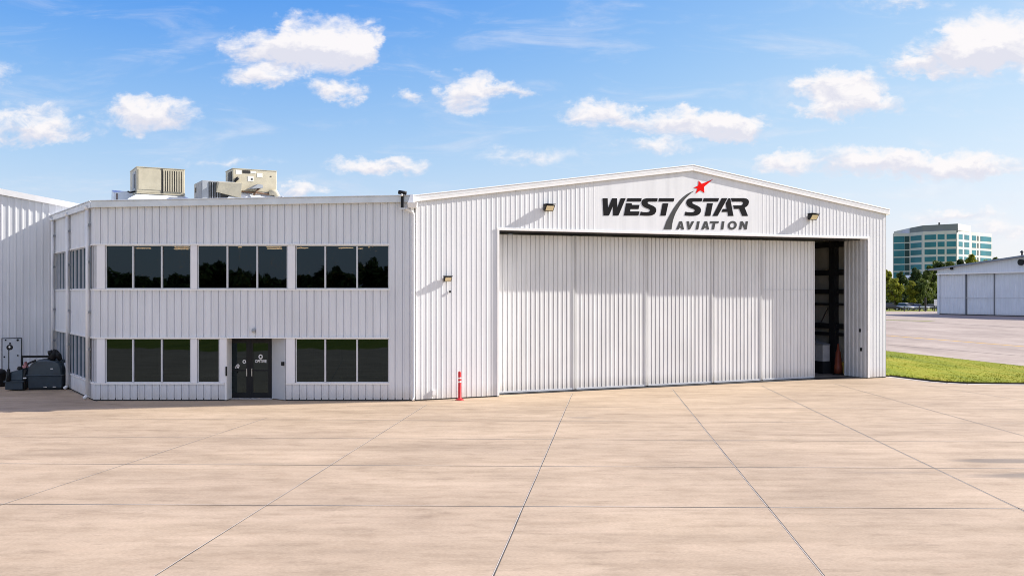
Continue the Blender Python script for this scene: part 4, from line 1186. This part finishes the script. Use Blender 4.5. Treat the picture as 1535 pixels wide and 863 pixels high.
# ------------------------------------------------------------------ TREES
def crown_mesh(mb, cx_, cy_, z0, z1, r, nclump, nleaf, size, rr):
    h = z1 - z0
    for k in range(nclump):
        t = rr.random()
        zc = z0 + h * (.08 + .88 * t)
        prof_ = (math.sin(math.pi * min(1, .12 + .86 * t)) ** .6) * r
        an = rr.uniform(0, 6.283); q = math.sqrt(rr.random()) * prof_ * .85
        c_ = Vector((cx_ + q * math.cos(an), cy_ + q * math.sin(an), zc)); cr = r * rr.uniform(.16, .34)
        for j in range(nleaf):
            v = Vector((rr.gauss(0, 1), rr.gauss(0, 1), rr.gauss(0, .8)))
            v = v.normalized() * cr * (rr.random() ** .45)
            p_ = c_ + v
            nrm = (v.normalized() + Vector((rr.uniform(-.7, .7), rr.uniform(-.7, .7), rr.uniform(-.2, .9)))).normalized()
            a_ = nrm.orthogonal().normalized(); b2 = nrm.cross(a_); an2 = rr.uniform(0, 6.28)
            a2 = (a_ * math.cos(an2) + b2 * math.sin(an2)) * size * rr.uniform(.5, 1.1); b3 = nrm.cross(a2) * rr.uniform(.5, .9)
            mb.quad(p_ - a2, p_ + b3 * .6, p_ + a2, p_ - b3 * .6)


def tree(px, top, wpx, Y, mat, label, base=.22):
    zt_ = CH - (top - HY) * Y / F; r = wpx * Y / F / 2; X = (px - CX) * Y / F
    rr = random.Random(int(px * 31 + top))
    t = thing('tree', (X, Y, 0), label, 'tree', 'trees across the taxiway')
    w = MB(); lean = rr.uniform(-.4, .4)
    w.tube([(0, 0, -.1), (lean * .3, 0, zt_ * .3), (lean, 0, zt_ * .62), (lean * 1.2, 0, zt_ * .85)], [.035 * zt_, .028 * zt_, .018 * zt_, .006 * zt_], 8)
    for k in range(5):
        an = rr.uniform(0, 6.28); zz_ = zt_ * rr.uniform(.3, .55)
        w.tube([(lean * .5, 0, zz_), (lean * .5 + r * .55 * math.cos(an), r * .55 * math.sin(an), zz_ + zt_ * .22)], [.014 * zt_, .005 * zt_], 6)
    w.build('trunk', M['trunk'], t)
    w = MB(); crown_mesh(w, lean, 0, zt_ * base, zt_, r, 46, 44, .05 * zt_ + .12, rr)
    w.build('crown', M[mat], t)
    return t


tree(1341, 417, 27, 236, 'leaf_bright', 'bright yellow-green round tree, nearest the hangar corner')
tree(1364.5, 421, 19, 238, 'leaf_bright', 'small yellow-green tree, middle of the three sunny front trees')
tree(1387, 418, 31, 236, 'leaf_mid', 'broad sunlit green tree in front, next to the far hangar door')
tree(1331, 402, 20, 268, 'leaf_bright', 'tall yellow-green tree just peeping past the hangar edge')
tree(1351, 404, 28, 272, 'leaf_dark', 'dark round tree below the left end of the office tower', .05)
tree(1372, 402, 30, 278, 'leaf_dark', 'dark bushy tree behind the small yellow-green tree', .05)
tree(1392, 397, 30, 282, 'leaf_mid', 'mid-green tree rising just left of the far hangar eave', .05)
tree(1408, 392, 36, 288, 'leaf_dark', 'broad dark green tree rising behind the far hangar eave', .05)
tree(1404, 390, 22, 300, 'leaf_mid', 'feathery green tree in front of the tower facade', .05)
tree(1424, 389, 24, 300, 'leaf_mid', 'rounded green tree over the far hangar roof below the tower corner', .05)
tree(1456, 381, 28, 302, 'leaf_bright', 'sunny yellow-green tree over the far hangar roof in front of the white tower side', .05)
tree(1440, 388, 20, 306, 'leaf_dark', 'small dark tree just left of the sunny tree over the far hangar roof', .05)
tree(1478, 389, 18, 306, 'leaf_bright', 'low sunny bush-like treetop over the far hangar roof below the tower end', .05)
tree(1493, 383.5, 16, 306, 'leaf_mid', 'isolated round treetop over the far hangar roof right of the tower', .05)
# hedge behind the parked cars
X0, X1 = (1318 - CX) * 246 / F, (1406 - CX) * 246 / F
w = MB(); rr = random.Random(5)
for k in range(46): crown_mesh(w, X0 + (X1 - X0) * k / 45, 246 + rr.uniform(-1, 1), 0, rr.uniform(2.6, 4.2), 1.6, 7, 26, .30, rr)
hd = w.build('hedge', M['leaf_dark'], None, ((X0 + X1) / 2, 246, 0))
tag(hd, 'long dark hedge behind the parked cars', 'hedge')

# wood behind the viewpoint, mirrored in the office windows
w = MB(); rr = random.Random(21)
for k in range(150):
    X = -150 + 300 * (k + rr.uniform(-.4, .4)) / 149
    hgt = rr.uniform(8.0, 9.6) + .8 * math.sin(k * .45)
    crown_mesh(w, X, -114 + rr.uniform(-3, 3), .5, hgt, rr.uniform(2.2, 3.4), 26, 26, .80, rr)
    crown_mesh(w, X, -112 + rr.uniform(-2, 2), 0, hgt * .92, 3.0, 20, 26, .95, rr)
tag(w.build('woodland', M['leaf_dark']), 'dark line of woodland across the field, mirrored in the office windows', 'woodland', kind='stuff')


# ------------------------------------------------------------------ PARKED CARS
def paint(name, col):
    m, nt, b = nodes_of(name); nt.links.new(ramp(nt, noise(nt, 2.0), [(.3, tuple(c * .92 for c in col)), (.7, col)]), b.inputs['Base Color'])
    b.inputs['Roughness'].default_value = .3; b.inputs['Coat Weight'].default_value = .6
    return m


M['car_white'] = paint('white_car_paint', (.80, .80, .80)); M['car_dark'] = paint('dark_car_paint', (.02, .022, .028)); M['car_grey'] = paint('silver_car_paint', (.38, .39, .41))
M['car_glass'] = plain('car_window', (.012, .014, .016), .08, var=.1, spec=.8)


def make_car(mat, label, X, Y, rz, suv=False):
    t = thing('parked_car', (X, Y, 0), label, 'car', 'cars parked beyond the taxiway', rz)
    top = 1.75 if suv else 1.45
    w = MB()
    low = [(-2.2, .35), (2.15, .32), (2.25, .55), (2.15, .78), (1.2, .95), (.95, .98), (-1.9, 1.02), (-2.22, .95), (-2.28, .6)]
    i = len(w.v); n = len(low)
    for y, ins in ((-.88, .06), (-.80, 0), (.80, 0), (.88, .06)):
        w.v += [Vector((x * (1 - ins * .2), y, z + (ins if z < .6 else -ins))) for x, z in low]
    for r_ in range(3):
        for k in range(n):
            k2 = (k + 1) % n; w.f.append((i + r_ * n + k, i + r_ * n + k2, i + (r_ + 1) * n + k2, i + (r_ + 1) * n + k)); w.m.append(0)
    w.f.append(tuple(i + k for k in reversed(range(n)))); w.f.append(tuple(i + 3 * n + k for k in range(n))); w.m += [0, 0]
    b_ = 1.75 if suv else 1.35
    w.box8([(-b_ + .25, -.62, top - .05), (.25, -.62, top - .05), (.25, .62, top - .05), (-b_ + .25, .62, top - .05), (-b_ + .35, -.56, top), (.1, -.56, top), (.1, .56, top), (-b_ + .35, .56, top)])
    body = w.build('body', M[mat], t)
    w = MB()
    w.box8([(-b_ - .3, -.78, .97), (1.05, -.78, .97), (1.05, .78, .97), (-b_ - .3, .78, .97), (-b_ + .25, -.62, top - .052), (.25, -.62, top - .052), (.25, .62, top - .052), (-b_ + .25, .62, top - .052)])
    w.build('window', M['car_glass'], t)
    for x in (-1.4, 1.4):
        for y in (-.80, .80):
            w = MB(); w.tube([(x, y - .1, .33), (x, y + .1, .33)], .33, 16); wh = w.build('wheel', M['tyre'], t)
            w = MB(); s = 1 if y > 0 else -1; w.tube([(x, y + s * .101, .33), (x, y + s * .112, .33)], .2, 12); w.build('rim', M['alu'], wh)
    w = MB()
    for y in (-.6, .6): w.box(2.16, 2.24, y - .16, y + .16, .62, .74)
    w.build('headlight', M['refl'], t)
    w = MB()
    for y in (-.65, .65): w.box(-2.28, -2.2, y - .14, y + .14, .72, .86)
    w.build('tail_light', M['red'], t)
    return t


gx = lambda px, Y: (px - CX) * Y / F
make_car('car_dark', 'black car parked nearest the big hangar corner', gx(1337, 228), 228, R(-35), True)
make_car('car_white', 'white car with its bonnet turned this way, beside the black car', gx(1358, 226), 226, R(-60), True)
make_car('car_white', 'white car parked between the yellow-green trees and the tall post', gx(1378, 225), 225, R(-40))
make_car('car_grey', 'silver car parked beside the far hangar corner', gx(1398, 227), 227, R(-30))
make_car('car_dark', 'dark car parked between the two white cars', gx(1368, 231), 231, R(-50), True)
# posts and sign by the car park
for (px, hgt, r, lab) in ((1355.5, 1.1, .13, 'short dark post before the white car beside the black car'), (1378, 1.2, .14, 'short dark post below the white car near the tall post'),
                          (1387.3, 3.1, .20, 'tall dark post between the cars and the far hangar'), (1400.5, 1.3, .14, 'short dark post under the white notice by the far hangar')):
    Y = 213
    w = MB(); w.tube([(gx(px, Y), Y, -.02), (gx(px, Y), Y, hgt - .06), (gx(px, Y), Y, hgt)], [r, r, r * .6], 10)
    tag(w.build('post', M['wood_post'], None, (gx(px, Y), Y, 0)), lab, 'post', 'posts along the car park')
Y = 214.5
nsn = thing('notice_board', (gx(1402.5, Y), Y, 0), 'plain white upright notice beside the far hangar corner', 'notice')
w = MB(); w.box(-.35, .35, -.05, .05, 1.2, 2.7); w.build('board_panel', M['refl'], nsn)
w = MB()
for x in (-.28, .28): w.box(x - .04, x + .04, .052, .12, 0, 2.6)
w.build('leg', M['wood_post'], nsn)
fe = thing('rail_fence', (gx(1366, 219), 219, 0), 'low dark rail fence in front of the parked cars', 'fence')
w = MB(); w.box(gx(1322, 219) - fe.location.x, gx(1404, 219) - fe.location.x, -.05, .05, .55, .72); w.build('rail', M['wood_post'], fe)
for k in range(9):
    x = (gx(1324, 219) - fe.location.x) + k * 1.45
    w = MB(); w.box(x - .06, x + .06, .052, .16, 0, .8); w.build('fence_post', M['wood_post'], fe)

# ------------------------------------------------------------------ light and sky
EL, TH = R(30), R(13)                                   # sun height; angle behind the office front plane, from the right
S = Vector((math.cos(EL) * math.cos(TH), math.cos(EL) * math.sin(TH), math.sin(EL)))
sl_ = bpy.data.lights.new('sun', 'SUN'); sl_.energy = 5.0; sl_.angle = R(.5); sl_.color = (1.0, .94, .86)
so = bpy.data.objects.new('sun', sl_); COL.objects.link(so); so.rotation_euler = S.to_track_quat('Z', 'Y').to_euler(); so.location = (60, 20, 50)

wd = bpy.data.worlds.new('World'); scene.world = wd; wd.use_nodes = True
nt = wd.node_tree; nt.nodes.clear()
out = nt.nodes.new('ShaderNodeOutputWorld'); bg = nt.nodes.new('ShaderNodeBackground')
bg.inputs[1].default_value = .15
EXPO = .83
SKYK = .15 * 2 ** EXPO                              # radiance that renders as display white
sky = nt.nodes.new('ShaderNodeTexSky'); sky.sky_type = 'NISHITA'; sky.sun_disc = False
sky.sun_elevation = EL; sky.sun_rotation = math.pi / 2 - TH; sky.air_density = 1.0; sky.dust_density = .6; sky.ozone_density = 1.6
tc = nt.nodes.new('ShaderNodeTexCoord'); sx = nt.nodes.new('ShaderNodeSeparateXYZ'); nt.links.new(tc.outputs['Generated'], sx.inputs[0])


def math_(op, a, b=None, c=None, clamp=False):
    m = nt.nodes.new('ShaderNodeMath'); m.operation = op; m.use_clamp = clamp
    for i, v in enumerate((a, b, c)):
        if v is None: continue
        if isinstance(v, (int, float)): m.inputs[i].default_value = v
        else: nt.links.new(v, m.inputs[i])
    return m.outputs[0]


ay = math_('MAXIMUM', math_('ABSOLUTE', sx.outputs[1]), .02)
uu = math_('DIVIDE', sx.outputs[0], ay); vv = math_('DIVIDE', sx.outputs[2], ay)
cb = nt.nodes.new('ShaderNodeCombineXYZ'); nt.links.new(uu, cb.inputs[0]); nt.links.new(vv, cb.inputs[1]); nt.links.new(math_('SIGN', sx.outputs[1]), cb.inputs[2])


def sky_noise(scale, stretch, detail, rough, off=(0, 0, 0), dist=0.0):
    mp = nt.nodes.new('ShaderNodeMapping'); mp.inputs['Scale'].default_value = stretch; mp.inputs['Location'].default_value = off
    nt.links.new(cb.outputs[0], mp.inputs[0])
    n = nt.nodes.new('ShaderNodeTexNoise'); n.inputs['Scale'].default_value = scale; n.inputs['Detail'].default_value = detail
    n.inputs['Roughness'].default_value = rough; n.inputs['Distortion'].default_value = dist
    nt.links.new(mp.outputs[0], n.inputs['Vector'])
    return n


clouds = [(415, 70, 82, 28, 1), (490, 66, 78, 46, 1.1), (540, 80, 38, 26, .8), (395, 116, 58, 20, .85), (497, 136, 42, 15, .8), (222, 172, 72, 27, 1.05), (52, 192, 88, 20, .85), (60, 166, 62, 14, .4),
          (700, 138, 46, 28, .95), (762, 136, 42, 12, .65), (612, 150, 28, 12, .6), (910, 172, 62, 20, .85), (1030, 184, 85, 22, 1.0), (1110, 192, 52, 16, .9), (985, 218, 72, 12, .55), (1255, 126, 72, 24, 1.0), (1285, 155, 70, 22, 1.0),
          (1445, 82, 85, 34, 1.1), (1500, 60, 88, 46, 1.15), (1370, 105, 42, 14, .7), (1172, 246, 50, 17, .9), (1305, 243, 88, 22, 1.0), (1445, 248, 100, 22, 1.05), (560, 246, 70, 14, .8), (452, 282, 44, 15, .75),
          (800, 232, 95, 16, .32), (330, 243, 95, 9, .25), (1440, 325, 85, 11, .6), (1500, 345, 70, 14, .45), (870, 40, 70, 16, .12), (1360, 5, 70, 10, .4), (1210, 160, 45, 10, .4), (1630, 110, 90, 40, 1), (-70, 120, 80, 30, .8)]
wn = sky_noise(26, (1, 1.35, 1), 5, .62)
wv = nt.nodes.new('ShaderNodeVectorMath'); wv.operation = 'MULTIPLY_ADD'
nt.links.new(wn.outputs['Color'], wv.inputs[0]); wv.inputs[1].default_value = (.085, .045, 0); wv.inputs[2].default_value = (-.0425, -.0225, 0)
wp = nt.nodes.new('ShaderNodeVectorMath'); wp.operation = 'ADD'; nt.links.new(cb.outputs[0], wp.inputs[0]); nt.links.new(wv.outputs[0], wp.inputs[1])
dens = None; low = None
for (px, py, a, b, st) in clouds:
    mp = nt.nodes.new('ShaderNodeMapping'); cu, cv = (px - CX) / F, (HY - py) / F
    mp.inputs['Scale'].default_value = (F / a / 1.26, F / b / 1.26, 0); mp.inputs['Location'].default_value = (-cu * F / a / 1.26, -cv * F / b / 1.26, 0)
    nt.links.new(wp.outputs[0], mp.inputs[0])
    ln = nt.nodes.new('ShaderNodeVectorMath'); ln.operation = 'LENGTH'; nt.links.new(mp.outputs[0], ln.inputs[0])
    e = math_('MULTIPLY', math_('SUBTRACT', 1.0, ln.outputs['Value'], clamp=True), st)
    s2 = nt.nodes.new('ShaderNodeSeparateXYZ'); nt.links.new(mp.outputs[0], s2.inputs[0])
    lo = math_('MULTIPLY', e, s2.outputs[1])
    dens = e if dens is None else math_('ADD', dens, e)
    low = lo if low is None else math_('ADD', low, lo)
fr = sky_noise(34, (1, 1.9, 1), 7, .60, (3, 1, 0), .5)
wisp = sky_noise(7, (1, 4.5, 1), 6, .62, (9, 2, 0), .6)
d1 = math_('ADD', dens, math_('MULTIPLY_ADD', fr.outputs['Fac'], 1.35, -.66))
mask = nt.nodes.new('ShaderNodeMapRange'); mask.interpolation_type = 'SMOOTHSTEP'; nt.links.new(d1, mask.inputs[0])
mask.inputs[1].default_value = -.10; mask.inputs[2].default_value = .74
gate = nt.nodes.new('ShaderNodeMapRange'); nt.links.new(dens, gate.inputs[0]); gate.inputs[1].default_value = .0; gate.inputs[2].default_value = .26
mk = math_('MULTIPLY', mask.outputs[0], gate.outputs[0])
wm = nt.nodes.new('ShaderNodeMapRange'); wm.interpolation_type = 'SMOOTHSTEP'; nt.links.new(wisp.outputs['Fac'], wm.inputs[0]); wm.inputs[1].default_value = .48; wm.inputs[2].default_value = .80
mk = math_('MAXIMUM', mk, math_('MULTIPLY', wm.outputs[0], .34))
front = math_('GREATER_THAN', sx.outputs[1], .03); # unseen broken high cloud, added behind the viewpoint as neutral fill light
bn = nt.nodes.new('ShaderNodeTexNoise'); bn.inputs['Scale'].default_value = 3.2; bn.inputs['Detail'].default_value = 6; nt.links.new(tc.outputs['Generated'], bn.inputs['Vector'])
bm = nt.nodes.new('ShaderNodeMapRange'); bm.interpolation_type = 'SMOOTHSTEP'; nt.links.new(bn.outputs['Fac'], bm.inputs[0]); bm.inputs[1].default_value = .36; bm.inputs[2].default_value = .52
be = nt.nodes.new('ShaderNodeMapRange'); be.interpolation_type = 'SMOOTHSTEP'; nt.links.new(sx.outputs[2], be.inputs[0]); be.inputs[1].default_value = .22; be.inputs[2].default_value = .45
back = math_('MULTIPLY', math_('MULTIPLY', math_('SUBTRACT', 1.0, front), bm.outputs[0]), math_('MULTIPLY', be.outputs[0], .9))
mk = math_('MAXIMUM', math_('MULTIPLY', math_('MULTIPLY', mk, front), .96, clamp=True), back)
# cloud tint: white tops, faintly lavender undersides
sh = math_('ADD', math_('MULTIPLY', low, 1.1), math_('MULTIPLY_ADD', fr.outputs['Fac'], 1.2, -.38))
cr = nt.nodes.new('ShaderNodeValToRGB'); nt.links.new(sh, cr.inputs[0])
cr.color_ramp.elements[0].position = -.0; cr.color_ramp.elements[0].color = (.78 / SKYK, .78 / SKYK, .87 / SKYK, 1)
cr.color_ramp.elements[1].position = .34; cr.color_ramp.elements[1].color = (1.0 / SKYK, .965 / SKYK, .97 / SKYK, 1)
hs = nt.nodes.new('ShaderNodeHueSaturation'); hs.inputs['Saturation'].default_value = 1.0; hs.inputs['Value'].default_value = 1.0
sp = nt.nodes.new('ShaderNodeSeparateColor'); nt.links.new(sky.outputs[0], sp.inputs[0])
cc = nt.nodes.new('ShaderNodeCombineColor')
for k, (kk, x0) in enumerate(((.36, 1.27), (.387, 1.42))):   # grade of the clear sky, channel by channel
    e = math_('SUBTRACT', 1.0, math_('EXPONENT', math_('MULTIPLY', math_('SUBTRACT', sp.outputs[k], x0), -kk)))
    nt.links.new(math_('MULTIPLY', math_('MAXIMUM', e, .03 + .12 * k), 1 / SKYK), cc.inputs[k])
nt.links.new(math_('MULTIPLY', math_('POWER', math_('MULTIPLY', sp.outputs[2], 1 / 4.3), .22), .88 / SKYK), cc.inputs[2])
nt.links.new(cc.outputs[0], hs.inputs['Color'])
mx = nt.nodes.new('ShaderNodeMix'); mx.data_type = 'RGBA'
nt.links.new(mk, mx.inputs[0]); nt.links.new(hs.outputs[0], mx.inputs[6]); nt.links.new(cr.outputs[0], mx.inputs[7])
nt.links.new(mx.outputs[2], bg.inputs[0]); nt.links.new(bg.outputs[0], out.inputs[0])
wd.cycles.sampling_method = 'AUTOMATIC'

# ------------------------------------------------------------------ camera and output
cd = bpy.data.cameras.new('camera'); cam = bpy.data.objects.new('camera', cd); COL.objects.link(cam)
cam.location = (0, 0, CH); cam.rotation_euler = (R(90), 0, 0)
cd.sensor_fit = 'HORIZONTAL'; cd.sensor_width = 36; cd.lens = F / 1535 * 36
cd.shift_x = 0; cd.shift_y = (HY - 431.5) / 1535
cd.clip_start = .1; cd.clip_end = 8000
scene.camera = cam
vs = scene.view_settings
scene.display_settings.display_device = 'sRGB'
vs.view_transform = 'Standard'; vs.look = 'None'; vs.gamma = 1; vs.use_curve_mapping = False
vs.exposure = EXPO
scene.render.engine = 'CYCLES'
scene.cycles.max_bounces = 8; scene.cycles.diffuse_bounces = 4; scene.cycles.transparent_max_bounces = 12
scene.cycles.use_denoising = True
scene.cycles.pixel_filter_type = 'BLACKMAN_HARRIS'; scene.cycles.filter_width = 1.0
scene.cycles.sample_clamp_indirect = 6
